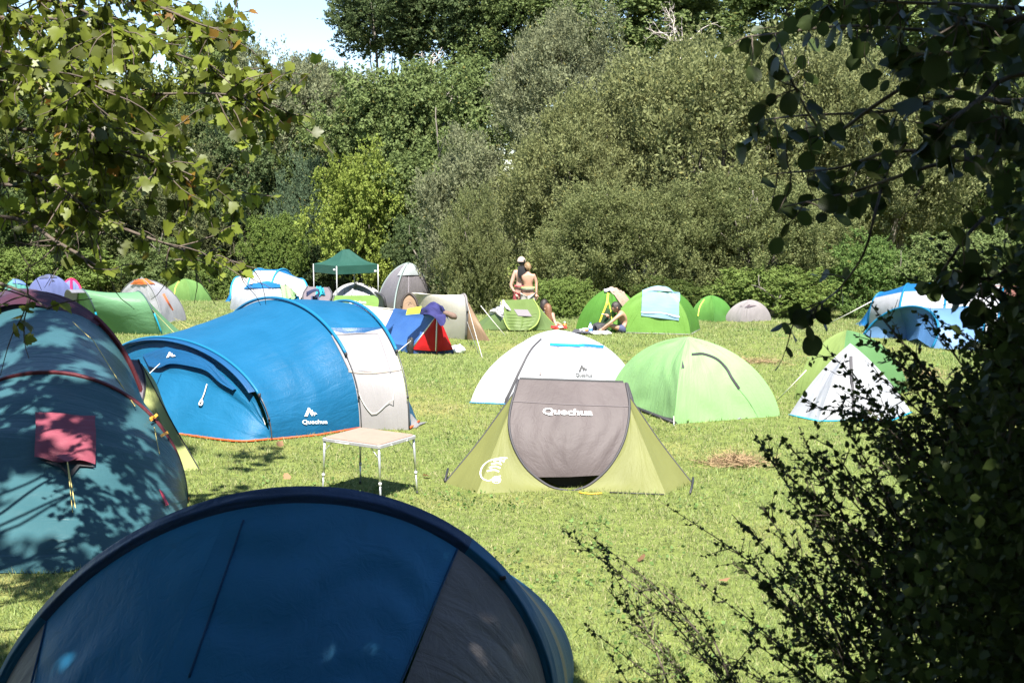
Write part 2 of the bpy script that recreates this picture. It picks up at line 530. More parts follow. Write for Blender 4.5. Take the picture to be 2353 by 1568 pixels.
# ---- 1 the blue tent at the bottom of the picture
def near_tent():
    D = 7.0
    C = at(700, 1128, D)
    A = Vector((C.x + 1.47, D, float(terrain(C.x + 1.47, D)))); B = Vector((C.x - 2.05, D, float(terrain(C.x - 2.05, D))))
    t = Thing('dome_tent', 'large dark blue dome tent with grey corners in deep shade, nearest the camera', 'tent', (C.x, D, 0))
    H = hoop(A, C, B, 97, 0.97)
    def px(p):
        d = Vector(p) - CAMV
        yy = d.y * _cp - d.z * _sp; zz = d.y * _sp + d.z * _cp
        return CX + d.x / yy * FPX, CY - zz / yy * FPX
    pr = [px(p) for p in H]
    ir = min(range(97), key=lambda i: abs(pr[i][0] - 1056) + (1e4 if i > 48 else 0))
    il = min(range(97), key=lambda i: abs(pr[i][0] - 95) + (1e4 if i < 48 else 0))
    def front(i):   # where the front cloth meets the ground
        s = (i / 96.0) * 2 - 1
        x = C.x - 0.29 - 1.70 * s
        y = D - 1.55 * (1 - 0.55 * s * s)
        return np.array([x, y, float(terrain(x, y)) + 0.01])
    inner = H.copy()
    for i in range(97):
        dirc = vv(C) * (1, 1, 0) - H[i]
        inner[i] = H[i] * 0.966 + np.array([C.x, D, 0.05]) * 0.034 + np.array([0, -0.05, 0])
    def sub(a, b, m=40): 
        idx = np.linspace(a, b, m)
        return np.array([[np.interp(k, range(97), inner[:, c]) for c in range(3)] for k in idx]), np.array([front(k) for k in idx])
    blue = fabric((0.016, 0.155, 0.31), 0.10, 0.5, 1.5, (2.2, 1.0)); grey = fabric((0.17, 0.155, 0.155), 0.08, 0.5, 1.6, (1.0, 5.0))
    mid = int(ir + (il - ir) * 0.56)
    # the middle seam leans to the left as it comes down
    a1, b1 = sub(ir, mid); a2, b2 = sub(mid, il)
    sr = np.array([vv(at(1056, 1303, D - 0.05)), vv(onground(-0.98, 5.3))])
    rt = b1[0]; 
    b1 = spline([(rt[0] - 0.12, rt[1] - 0.30, rt[2]), b1[-1] + (-0.28, 0, 0)], 40); b2 = spline([b1[-1], b2[-1]], 40)
    pa = t.panel('front_panel', [a1, (a1 + b1) / 2 + np.array([0, -0.10, 0.05]), b1], blue, 26, 0.0, (0.022, 2, 2.5))
    pb_ = t.panel('front_panel', [a2, (a2 + b2) / 2 + np.array([0, -0.10, 0.05]), b2], blue, 26, 0.0, (0.026, 3, 2))
    a3, b3 = sub(0, ir); b3 = spline([b3[0], b1[0]], 40)
    t.panel('corner_panel', [a3, (a3 + b3) / 2 + np.array([0.02, -0.05, 0.03]), b3], grey, 20, 0, (0.008, 1, 5))
    a4, b4 = sub(il, 96); b4 = spline([b2[-1], b4[-1]], 40)
    t.panel('corner_panel', [a4, (a4 + b4) / 2 + np.array([0, -0.05, 0.03]), b4], grey, 20, 0, (0.008, 1, 5))
    # padded sleeve over the pole: navy on top, bright blue low down
    navy = fabric(NAVY, 0.05, 0.45, 1.4, (4.0, 1.0)); cy = fabric((0.008, 0.10, 0.21), 0.12, 0.5, 0.8)
    Ho = H + (H - np.array([C.x, D, 0])) * 0.012 + np.array([0, 0.05, 0])
    Hm = (H + inner) / 2 + (H - inner) * 0.3 + np.array([0, -0.035, 0])
    for a, b, mt in ((ir - 1, il, navy), (0, ir - 1, cy), (il, 96, cy)):
        t.panel('pole_sleeve', [Ho[a:b + 1], Hm[a:b + 1], inner[a:b + 1]], mt, 5, 0.0, (0.008, 9, 1))
    sm = spline([t.hit(560 - 125 * k / 8.0, 1195 + 45 * k, 0.004) for k in range(9)], 30)
    t.tube('seam', sm, 0.007, fabric((0.009, 0.06, 0.14), wrinkle=0.2))
    for a_, b_ in ((a1[0], b1[0]), (a2[-1], b2[-1])):
        t.tube('seam', spline([a_ + (0, -0.004, 0), (a_ + b_) / 2 + np.array([0, -0.104, 0.05]), b_ + (0, -0.004, 0)], 24), 0.007, fabric((0.009, 0.06, 0.14), wrinkle=0.2))
    # body behind the hoop
    C2 = Vector((C.x + 0.06, D + 1.3, 1.12)); A2 = onground(A.x + 0.17, D + 1.2); B2 = onground(B.x + 0.1, D + 1.5)
    H2 = hoop(A2, C2, B2, 97)
    q = 0.5
    Hq = H * 0.55 + H2 * 0.45; Hr = H * 0.42 + H2 * 0.58
    t.panel('body_panel', [H, Hq], cy, 8, 0.02, (0.008, 3, 2)); t.panel('body_stripe', [Hq, Hr], grey, 4, 0.0)
    t.panel('body_panel', [Hr, H2], cy, 8, 0.02, (0.008, 3, 2))
    E = np.array([[C2.x + 1.5 * math.cos(a), C2.y + 1.4 * math.sin(a) + 0.2, 0] for a in np.linspace(0, math.pi, 97)])
    E[:, 2] = terrain(E[:, 0], E[:, 1])
    t.panel('rear_panel', [H2, E], cy, 10, 0.03)
    p = t.hit(1148, 1327, 0.01)
    t.raw('toggle', *tube_arr([p, p + Vector((0.035, 0.0, 0.008))], 0.012), M_DARK)
near_tent()

# ---- 2 the teal family tent on the left
def teal_tent():
    D1, D2 = 13.3, 15.6
    C1 = at(112, 852, D1); A1 = gnd(432, 1152); B1 = onground(2 * C1.x - A1.x, 2 * D1 - A1.y + 0.1)
    C2 = at(72, 668, D2); A2 = onground(C2.x + 1.45, D2 + 0.1); B2 = onground(C2.x - 1.45, D2)
    t = Thing('family_tent', 'tall teal tunnel tent with maroon pole sleeves and a pink vent flap', 'tent', onground(C1.x, 13.5))
    H1 = hoop(A1, C1, B1, 49, 0.92); H2 = hoop(A2, C2, B2, 49, 0.9)
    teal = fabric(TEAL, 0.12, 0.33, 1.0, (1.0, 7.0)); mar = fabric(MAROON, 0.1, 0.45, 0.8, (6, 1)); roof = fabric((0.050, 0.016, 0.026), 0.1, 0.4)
    # front cloth from the low hoop to the ground, towards the camera
    g0 = gnd(330, 1255); g1 = gnd(60, 1318); g2 = onground(g1.x - 2.0, g1.y + 0.3); g3 = B1
    gf = spline([A1, onground((A1.x + g0.x) / 2 + 0.15, (A1.y + g0.y) / 2 - 0.05), g0, gnd(190, 1305), g1, g2, g3], 49)
    gf[:, 2] = terrain(gf[:, 0], gf[:, 1]) + 0.01
    t.panel('porch_panel', [H1, (H1 * 0.6 + gf * 0.4) + np.array([0, -0.10, 0.10]), gf], teal, 24, 0.0, (0.024, 6, 1.2))
    t.panel('roof_panel', [H2 * 0.97 + 0.03 * np.array([C2.x, D2, 0]), H1], teal, 24, 0.05, (0.012, 3, 2))
    # maroon canopy over the tall hoop
    H3 = hoop(onground(A2.x * 1.13 - 0.12, D2 + 1.6), C2 + Vector((-0.75, 1.6, -0.1)), onground(B2.x - 0.5, D2 + 1.6), 49, 0.9)
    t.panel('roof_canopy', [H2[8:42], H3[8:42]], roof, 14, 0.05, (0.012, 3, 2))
    t.panel('wall_panel', [H2[0:9], H3[0:9]], teal, 10, 0.02); t.panel('wall_panel', [H2[41:], H3[41:]], teal, 10, 0.02)
    gr = np.array([[H3[i][0] * 0.9 + C2.x * 0.1, D2 + 2.5, 0] for i in range(49)]); gr[:, 2] = terrain(gr[:, 0], gr[:, 1])
    t.panel('rear_panel', [H3, gr], teal, 10, 0.03)
    # front fall of the maroon canopy
    low = H2.copy(); low[:, 1] -= 0.35; 
    low = low * 0.93 + 0.07 * np.array([C2.x, D2 - 0.3, 0.0])
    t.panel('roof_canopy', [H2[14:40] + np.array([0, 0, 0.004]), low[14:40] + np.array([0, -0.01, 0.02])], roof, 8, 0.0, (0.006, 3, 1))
    def band(H, a, b, w, mt, up=0.012, fw=-0.03):
        ctr = np.array([H[24][0], H[24][1], 0])
        o = H[a:b] + (H[a:b] - ctr) * 0.012 + np.array([0, fw, 0]); i = H[a:b] - (H[a:b] - ctr) * w + np.array([0, fw - 0.02, 0])
        m_ = H[a:b] + np.array([0, fw - 0.04, 0.01])
        t.panel('pole_sleeve', [o, m_, i], mt, 4, 0.0, (0.005, 9, 1))
    band(H1, 4, 46, 0.035, mar); band(H2, 4, 16, 0.04, mar)
    # bare pole below the sleeve
    t.tube('pole', H1[:8], 0.008, M_POLE); t.tube('pole', H2[:9], 0.008, M_POLE)
    # pink vent flap held out by a cord
    pk = fabric(PINK, 0.25, 0.45, 0.9)
    vent = t.cloth('vent_flap', [(83, 955), (216, 966), (216, 1072), (84, 1062)], pk, None, 0.06, 18, 14, 0.022)
    t.shape('vent_opening', [(88, 1058), (130, 1062), (159, 1086), (158, 1100), (140, 1078)], M_INSIDE, vent, 0.03)  # both dark patches put the shade behind the flap into the colour
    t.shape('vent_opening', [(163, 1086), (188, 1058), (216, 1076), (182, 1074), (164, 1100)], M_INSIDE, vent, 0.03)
    tip = t.hit(160, 1082, 0.14)
    ra, rb = t.hit(130, 1056, 0.07), t.hit(190, 1056, 0.07)
    t.raw('vent_peak', [ra, rb, tip, (ra + rb) / 2 + Vector((0, -0.02, 0.02))], [(0, 3, 2), (3, 1, 2)], pk, vent)
    guy(t, tip, gnd(196, 1290), M_YROPE, 0.005); guy(t, tip, t.hit(166, 1180, 0.02), M_YROPE, 0.004)
    pt = t.hit(350, 985, 0.03)
    guy(t, pt, gnd(418, 1185), M_YROPE, 0.006); guy(t, pt, t.hit(362, 1046, 0.03), M_YROPE, 0.004)
    g_ = t.hit(166, 744, 0.03)
    guy(t, g_, t.hit(210, 790, 0.05), M_YROPE, 0.006); guy(t, t.hit(210, 790, 0.05), t.hit(305, 940, 0.05), M_YROPE, 0.006)
    t.shape('strap', [(362, 1125), (370, 1130), (384, 1160), (378, 1163)], fabric((0.5, 0.06, 0.10), wrinkle=0.3), None, 0.02)
    for p in ((345, 962), (368, 1002)):
        t.strip('webbing', [(p[0] - 8, p[1] + 8), (p[0] + 8, p[1] - 3)], 0.03, plain((0.75, 0.33, 0.03), 0.6), None, 0.06, 6)
    t.raw('webbing', *tube_arr([vv(gnd(424, 1150)) + (0, -0.02, 0.03), vv(gnd(436, 1150)) + (0, -0.02, 0.03)], 0.018), plain((0.75, 0.33, 0.03), 0.6))
teal_tent()

# ---- pop-up tents: a bowed canopy between two ring edges, a wing at each end
def popup(name, label, ringL, ringR, left, right, D0, D1, canopy, wingc, ringc, mouth=None, back=1.3, bulge=0.10, rsz=0.016, n=14, group=None, lwing=None, wr=1.0, fold=(0.008, 1.2, 4)):
    """ringL/ringR: view points of the canopy's edges, ridge first, ground last; left/right: (front foot, rear foot) of each wing"""
    ys = [p[1] for p in ringL + ringR]; y0, y1 = min(ys), max(ys)
    def dep(p): 
        s = (y1 - p[1]) / (y1 - y0)
        return D0 + (D1 - D0) * s - bulge * math.sin(math.pi * min(1, s))
    L = spline([at(p[0], p[1], dep(p)) for p in ringL], 30); R = spline([at(p[0], p[1], dep(p)) for p in ringR], 30)
    mx = (L[0] + R[0]) / 2
    t = Thing(name, label, 'tent', onground(mx[0], D0), group)
    t.L, t.R = L, R
    can = fabric(canopy, wrinkle=1.15 * wr, stretch=(1.6, 3.0)); wg = fabric(wingc, 0.25, wrinkle=0.8 * wr, stretch=(1.0, 4.0)); lw = fabric(lwing, 0.25, wrinkle=0.8) if lwing else wg
    m0 = mouth if mouth else 30
    t.canopy = t.panel('canopy', [L[:m0], (L[:m0] + R[:m0]) / 2 + np.array([0, -bulge * 0.7, 0.0]) * np.sin(np.linspace(0.1, 2.6, m0))[:, None], R[:m0]], can, n, 0.0, fold)
    if mouth:
        t.panel('inside_shade', [L + np.array([0.02, 0.16, 0]), R + np.array([-0.02, 0.16, 0])], M_INSIDE, 4, keep=False)  # black sheet added to give the shade under the open canopy
    rm = fabric(ringc, wrinkle=0.3)
    t.tube('ring_edge', L, rsz, rm); t.tube('ring_edge', R, rsz, rm)
    if mouth:
        t.tube('ring_edge', spline([L[-3], L[-1], (L[-1] + R[-1]) / 2 + np.array([0, -0.02, -0.012]), R[-1], R[-3]], 14), rsz, rm)
    # rear slope
    Lb = spline([L[0], (L[0] + vv(onground(L[0][0], D1 + back))) / 2 + np.array([0, 0.15, 0.12]), onground(L[0][0], D1 + back)], 30)
    Rb = spline([R[0], (R[0] + vv(onground(R[0][0], D1 + back))) / 2 + np.array([0, 0.15, 0.12]), onground(R[0][0], D1 + back)], 30)
    t.panel('rear_panel', [Lb, Rb], wg, 6, 0.02)
    for E, Eb, foot, mt in ((L, Lb, left, lw), (R, Rb, right, wg)):
        f, b = gnd(*foot[0]), gnd(*foot[1])
        top = E[5]; topb = E[3] + np.array([0, 0.05, 0])
        seam = spline([top, (top * 0.45 + vv(f) * 0.55) + np.array([0, 0.02, -0.02]), f], 30)
        outl = spline([topb, (topb * 0.5 + vv(b) * 0.5) + np.array([0, 0.0, -0.035]), b], 30)
        Es = spline(E[5:], 30)
        a = t.panel('wing_panel', [Es, seam], mt, 10, 0.015, (0.006, 2, 3))
        t.panel('wing_panel', [seam, outl], mt, 6, 0.01)
        t.panel('wing_panel', [outl, Eb], mt, 6, 0.01)
        t.tube('wing_edge', outl, rsz * 0.6, rm)
    return t

def big_popup():
    t = popup('popup_tent', 'pop-up tent with grey-brown canopy and yellow-green wings beside the folding table',
              [(1190, 871), (1172, 940), (1170, 985), (1182, 1030), (1212, 1078), (1262, 1116), (1310, 1128)],
              [(1438, 879), (1446, 930), (1440, 985), (1424, 1032), (1394, 1078), (1352, 1114), (1312, 1128)],
              ((1095, 1133), (1022, 1108)), ((1530, 1136), (1590, 1110)), 13.95, 14.75, GREYM, YGREEN, CHAR, mouth=23, n=24, fold=(0.008, 1.0, 2.0), wr=0.75)
    t.text('Quechua', 1304, 948, 114, 17, M_WHITE, t.canopy, 0.1, 0.03, bold=0.018)
    t.strip('canopy_seam', [(1178, 922), (1300, 929), (1444, 934)], 0.012, fabric((0.14, 0.12, 0.13), wrinkle=0.2), t.canopy)
    # printed emblem on the left wing
    em = [(1165, 1052), (1148, 1052), (1125, 1058), (1110, 1070), (1104, 1085), (1108, 1098), (1122, 1104), (1138, 1097)]
    t.strip('emblem', em, 0.014, M_WHITE)
    for k in range(4): t.strip('emblem', [(1118 + k * 5, 1082 - k * 8), (1134 + k * 4, 1079 - k * 8), (1146 + k * 3, 1083 - k * 8)], 0.018, M_WHITE)
    for k in range(2): t.strip('emblem', [(1148 + k * 8, 1062), (1152 + k * 8, 1052)], 0.012, M_WHITE)
    t.strip('emblem', [(1136, 1097), (1150, 1093)], 0.014, M_WHITE)
    cir = [(1140 + 10 * math.cos(a), 1102 + 8 * math.sin(a)) for a in np.linspace(0, 2 * math.pi, 13)]
    t.strip('emblem', cir, 0.007, M_WHITE)
    for k in range(3): t.strip('emblem', [(1135 + k * 5, 1106), (1135 + k * 5, 1097)], 0.015, M_WHITE)
    # rolled flap hanging at the right ring
    t.tube('rolled_flap', spline([at(1440, 880, 14.72), at(1449, 915, 14.66), at(1452, 938, 14.6)], 10), np.linspace(0.018, 0.04, 10), fabric(CHAR))
    a = gnd(1585, 1138); b = gnd(1592, 1106)
    t.tube('hem', [a + Vector((0, 0, 0.03)), (a + b) / 2 + Vector((0.01, 0, 0.06)), b + Vector((0, 0, 0.05))], 0.014, M_DARK)
    t.tube('hem', [gnd(1400, 1133) + Vector((0, 0, .015)), gnd(1525, 1138) + Vector((0, 0, .015))], 0.008, M_DARK)
    t.tube('cord', spline([gnd(1330, 1134) + Vector((0, 0, .02)), gnd(1355, 1137) + Vector((0, 0, .02)), gnd(1382, 1136) + Vector((0, 0, .02))], 8), 0.009, plain((0.8, 0.42, 0.03), 0.6))
    a = gnd(1022, 1108); t.tube('hem', [a + Vector((0, 0, 0.02)), a + Vector((0.02, 0.3, 0.10))], 0.014, M_DARK)
big_popup()

def left_popup():
    popup('popup_tent', 'grey and pale green pop-up tent half hidden between the teal and blue tents',
          [(190, 822), (182, 860), (186, 910), (200, 985)], [(318, 826), (331, 860), (332, 900), (318, 960)],
          ((170, 1060), (150, 1050)), ((410, 1082), (458, 1078)), 15.3, 16.1, (0.115, 0.10, 0.12), (0.26, 0.29, 0.10), DARK, rsz=0.014)
left_popup()

# ---- 4 the big blue tunnel tent
def big_blue():
    fA = gnd(620, 1012); cA = at(398, 780, 18.0); lA = onground(2 * cA.x - fA.x, 2 * 18.0 - fA.y)
    fB = gnd(826, 985); cB = at(640, 690, 19.3); lB = onground(2 * cB.x - fB.x, 2 * 19.3 - fB.y)
    fC = gnd(938, 987); cC = at(806, 697, 19.6); lC = onground(2 * cC.x - fC.x, 2 * 19.6 - fC.y)
    t = Thing('tunnel_tent', 'large bright blue tunnel tent with pale grey window panel behind the folding table', 'tent', onground(-3.6, 18.8))
    HA, HB, HC = hoop(fA, cA, lA, 61, 0.9), hoop(fB, cB, lB, 61, 0.82), hoop(fC, cC, lC, 61, 0.8)
    bl = fabric(BLUE, 0.2, 0.48, 1.3, (5.0, 1.0)); bl2 = fabric((0.008, 0.125, 0.26), 0.25, 0.5, 1.2, (2, 5)); cy = fabric(CYAN, 0.2, 0.4, 0.3)
    gw = fabric(GREYW, 0.15, 0.5, 0.5); gm = fabric((0.27, 0.265, 0.285), 0.2, 0.55, 0.4); dk = fabric((0.01, 0.07, 0.18), 0.1, 0.4, 1.0)
    body = t.panel('body_panel', [HA, (HA + HB) / 2 + np.array([0, 0, -0.05]), HB], bl, 24, 0.02, (0.022, 6, 0.8))
    def rowof(H, py):
        return min(range(4, 30), key=lambda i: abs(pxof(H[i:i + 1])[1][0] - py))
    kb, kc = rowof(HB, 758), rowof(HC, 750)
    roof = t.panel('roof_panel', [spline(HB[kb:], 44), spline(HC[kc:], 44)], bl, 20, -0.03, (0.010, 3, 1.5))
    wall = t.panel('end_wall', [spline(HB[:kb + 1], 30), spline(HC[:kc + 1], 30)], gw, 16, 0.0, (0.004, 2, 2))
    t.cloth('window_blind', [(762, 772), (868, 768), (898, 855), (802, 852)], gm, wall, 0.012, 12, 12, 0.002)
    t.strip('window_hem', [(800, 853), (850, 857), (926, 849)], 0.03, fabric((0.42, 0.36, 0.32), 0.1, 0.6, 0.2), wall, 0.014)
    for e in ([(762, 772), (783, 812), (802, 852)], [(868, 768), (885, 812), (898, 855)], [(762, 772), (815, 768), (868, 768)]):
        t.strip('blind_edge', e, 0.02, fabric((0.20, 0.19, 0.20), 0.1, 0.6, 0.2), wall, 0.018)
    # roof valance over the window
    va = spline([HB[kb], (HB[kb] + HC[kc]) / 2 + np.array([0.02, -0.08, 0.0]), HC[kc]], 16)
    t.panel('valance', [va + np.array([0, 0, 0.015]), va + np.array([0.01, -0.05, -0.075])], dk, 3, keep=False, parent=roof)
    for H, a, b in ((HA, 9, 55), (HB, 11, 52), (HC, 12, 50)):
        ctr = (H[0] + H[-1]) / 2
        o = H[a:b] + (H[a:b] - ctr) * 0.02
        t.tube('pole_sleeve', o, 0.026 if H is not HA else 0.022, cy)
        t.tube('pole', H[:a + 1] + (H[:a + 1] - ctr) * 0.02, 0.009, M_POLE)
        t.raw('pole_clip', *tube_arr([H[a] + (H[a] - ctr) * 0.02 + (0, -0.01, 0.03), H[a] + (H[a] - ctr) * 0.02 + (0, -0.01, -0.03)], 0.022), M_DARK)
        t.raw('pole_clip', *tube_arr([H[4] + (H[4] - ctr) * 0.02 + (0, -0.01, 0.02), H[4] + (H[4] - ctr) * 0.02 + (0, -0.01, -0.02)], 0.018), M_DARK)
    # dark padded band over the first hoop and the front wall set back under it
    ctr = (HA[0] + HA[-1]) / 2
    nrm = Vector(HA[0] - HA[-1]).cross(Vector((0, 0, 1))).normalized(); nrm = vv(nrm if nrm.y < 0 else -nrm)
    lip = HA + nrm * 0.22 - (HA - ctr) * 0.03
    t.panel('awning', [HA[10:56] + (HA[10:56] - ctr) * 0.012, (HA + lip)[10:56] / 2 + (HA[10:56] - ctr) * 0.01, HA[10:56] - (HA[10:56] - ctr) * 0.035 + nrm * 0.05], dk, 5, 0.0, (0.006, 8, 1))
    gl = gnd(412, 1000); gm_ = gnd(540, 1016)
    gfr = spline([fA, gm_, gl, gnd(300, 985), lA], 61); gfr[:, 2] = terrain(gfr[:, 0], gfr[:, 1]) + 0.012
    mid = HA * 0.62 + gfr * 0.38 - nrm * 0.10
    front = t.panel('front_panel', [HA - (HA - ctr) * 0.03 + nrm * 0.02, mid, gfr], bl2, 20, 0.0, (0.016, 5, 1.2))
    # scooped lower edge of the awning cloth
    sc = [t.hit(x, y, 0.06) for x, y in ((350, 842), (372, 846), (398, 838), (440, 842), (480, 852), (510, 878), (540, 898))]
    up = [t.hit(x, y, 0.02) for x, y in ((330, 815), (372, 800), (398, 796), (440, 803), (480, 825), (510, 858), (545, 893))]
    t.panel('awning_flap', [spline(up, 30), spline(sc, 30)], fabric((0.008, 0.08, 0.2), 0.2, 0.4, 1.3, (1, 8)), 8, 0.0, (0.02, 1, 3), keep=True)
    mountain_logo(t, 395, 815, 22, 13, M_WHITE, front)
    mountain_logo(t, 713, 946, 30, 20, M_WHITE, body)
    t.text('Quechua', 722, 969, 58, 11, M_WHITE, body, 0.0, -0.02, bold=0.02)
    # cords
    guy(t, t.hit(375, 838, 0.06), at(322, 874, 17.2), M_ROPE, 0.007)
    p = t.hit(478, 884, 0.03)
    t.tube('guy_line', spline([p, t.hit(472, 905, 0.03), t.hit(465, 922, 0.03)], 8), 0.008, M_ROPE)
    t.tube('cord_loop', spline([t.hit(465, 920, 0.03), t.hit(460, 930, 0.03), t.hit(466, 932, 0.03), t.hit(468, 923, 0.03), t.hit(464, 920, 0.03)], 12), 0.011, M_ROPE)
    t.tube('guy_line', spline([t.hit(820, 893, 0.02), t.hit(835, 925, 0.02), t.hit(850, 945, 0.02), t.hit(862, 950, 0.02), t.hit(890, 925, 0.02), t.hit(905, 895, 0.02), t.hit(924, 855, 0.03)], 30), 0.006, M_ROPE)
    t.tube('guy_line', spline([at(595, 935, 16.85), at(606, 965, 16.8), gnd(616, 1008) + Vector((0, -0.05, 0.03))], 10), 0.009, M_ROPE)
    # orange hem at the ground
    om = fabric((0.75, 0.11, 0.03), 0.1, 0.5, 0.2)
    t.tube('hem', gfr[:40] + np.array([0, -0.01, 0.015]), 0.014, om)
    t.tube('hem', [vv(fA) + (0, 0, .02), (vv(fA) + vv(fB)) / 2 + (0.05, -0.1, .02), vv(fB) + (0, 0, .02)], 0.014, om)
    # right end
    e1 = gnd(963, 974)
    ge = spline([fC, e1, onground(e1.x - 0.45, 19.4), onground(e1.x - 1.4, 20.6), lC], 61); ge[:, 2] = terrain(ge[:, 0], ge[:, 1]) + 0.01
    t.panel('end_panel', [HC, ge], gw, 10, 0.06)
    t.tube('hem', [vv(fC) + (0.02, 0, .03), vv(e1) + (0, 0, .05)], 0.016, om)
    t.raw('mud_flap', [fC + Vector((0.1, 0.0, 0.02)), e1 + Vector((0.0, 0, 0.03)), e1 + Vector((0.12, 0.1, 0.02)), e1 + Vector((0.02, -0.15, 0.02))], [(0, 3, 2, 1)], fabric((0.18, 0.18, 0.19)), smooth=False)
    t.panel('lower_flap', [spline([at(938, 918, 17.7), fC + Vector((0.02, 0, 0.03))], 8), spline([at(946, 935, 17.9), e1 + Vector((-0.03, 0, 0.04))], 8)], bl, 4)
big_blue()

# ---- 5 folding table
def table():
    D = 14.0
    cs = [(738, 1003), (872, 1023), (957, 997), (826, 981)]
    h = 0.70
    def up(px, py):
        d = ray(px, py)
        return CAMV + d * ((h - CAM_H) / d.z)
    P = [up(*c) for c in cs]
    ctr = sum(P, Vector()) / 4
    t = Thing('folding_table', 'small folding table with beige top and thin aluminium legs on the grass', 'table', onground(ctr.x, ctr.y))
    ex = ((P[1] - P[0]) + (P[2] - P[3])) / 2; ey = ((P[3] - P[0]) + (P[2] - P[1])) / 2
    def slab(name, sx, z0, z1, mat, bev=0.012):
        V = []; F = []
        ring = []
        for (a, b) in ((-1, -1), (1, -1), (1, 1), (-1, 1)):
            for q in range(5):
                ang = math.atan2(b, a) - math.pi / 4 + q / 4 * math.pi / 2
                c = ctr + ex * (a * 0.5 * sx) + ey * (b * 0.5 * sx)
                ring.append(c - ex.normalized() * a * 0.03 - ey.normalized() * b * 0.03 + (ex.normalized() * math.cos(ang) + ey.normalized() * math.sin(ang)) * 0.03)
        n = len(ring)
        for z, sh in ((z0, 0.004), (z0 + 0.004, 0), (z1 - 0.004, 0), (z1, 0.004)):
            for p in ring:
                q = p + (ctr - p).normalized() * sh
                V.append((q.x, q.y, z))
        for l in range(3):
            for i in range(n): F.append((l * n + i, l * n + (i + 1) % n, (l + 1) * n + (i + 1) % n, (l + 1) * n + i))
        F.append(tuple(range(n))[::-1]); F.append(tuple(3 * n + i for i in range(n)))
        return t.raw(name, V, F, mat, smooth=False)
    slab('table_top', 0.94, h - 0.01, h + 0.004, plain((0.27, 0.185, 0.14), 0.6, 0, 0.05, 9.0, 0.06))
    rim = slab('rim', 1.0, h - 0.045, h - 0.008, plain((0.36, 0.36, 0.36), 0.5, 0.3))
    e1 = ex.normalized(); e2 = ey.normalized()
    hd = ctr - ey * 0.5 - ex * 0.12 + Vector((0, 0, -0.028)) - e2 * 0.012
    t.tube('handle', [hd - e1 * 0.10, hd - e1 * 0.09 - e2 * 0.02, hd + e1 * 0.09 - e2 * 0.02, hd + e1 * 0.10], 0.009, plain((0.35, 0.34, 0.34), 0.5), rim)
    for f in (0.72, 0.3):
        q = ctr + ex * 0.505 + ey * (f - 0.5) + Vector((0, 0, -0.027))
        t.tube('latch', [q, q + Vector((0, 0, -0.015))], 0.012, M_ALU, rim)
    for (a, b) in ((-1, -1), (1, -1), (1, 1), (-1, 1)):
        top = ctr + ex * a * 0.465 + ey * b * 0.465; top.z = h - 0.04
        bot = onground(top.x + e1.x * a * 0.03 + e2.x * b * 0.02, top.y + e1.y * a * 0.03 + e2.y * b * 0.02)
        mid = top.lerp(bot, 0.62)
        lg = t.tube('leg', [top, mid], 0.0135, M_ALU, None, 8)
        t.tube('lower_tube', [mid, bot], 0.0105, M_ALU, lg, 8)
        t.tube('joint', [top.lerp(bot, 0.595), top.lerp(bot, 0.645)], 0.018, plain((0.5, 0.5, 0.5), 0.5), lg, 8)
        br = top.lerp(bot, 0.2)
        inn = top - ex * a * 0.13; inn.z = h - 0.045
        t.tube('brace', [br, inn], 0.005, M_ALU, lg, 5)
        t.tube('rubber_foot', [bot + Vector((0, 0, 0.03)), bot], 0.014, M_DARK, lg, 8)
table()

# ---- 7 white dome
def white_dome():
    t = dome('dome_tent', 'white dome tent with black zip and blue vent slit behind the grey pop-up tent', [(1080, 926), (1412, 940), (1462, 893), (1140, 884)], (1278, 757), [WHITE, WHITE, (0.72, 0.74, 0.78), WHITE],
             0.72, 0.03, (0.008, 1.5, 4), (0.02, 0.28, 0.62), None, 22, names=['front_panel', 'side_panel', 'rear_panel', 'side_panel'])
    f = t.pan[0]
    t.strip('zip', [(1244, 779), (1218, 806), (1195, 850), (1172, 900), (1156, 931)], (0.035, 0.05), fabric(CHAR, wrinkle=0.5), f, 0.012)
    t.strip('seam', [(1262, 775), (1252, 820), (1243, 868)], 0.012, fabric((0.7, 0.71, 0.75), wrinkle=0.2), f)
    t.strip('vent_hood', [(1263, 793), (1300, 795), (1345, 796), (1384, 799)], 0.045, fabric((0.03, 0.35, 0.75), wrinkle=0.3), f, 0.03)
    t.shape('vent_opening', [(1278, 797), (1372, 802), (1340, 807), (1310, 803)], fabric((0.35, 0.36, 0.40)), f, 0.012)
    mountain_logo(t, 1340, 846, 22, 15, plain((0.02, 0.02, 0.022), 0.6), f)
    t.text('Quechua', 1342, 862, 39, 10, plain((0.03, 0.03, 0.032), 0.6), f, 0, 0.03, bold=0.02)
    t.shape('tag', [(1239, 854), (1244, 855), (1244, 862), (1239, 861)], plain((0.15, 0.12, 0.12), 0.6), f)
white_dome()

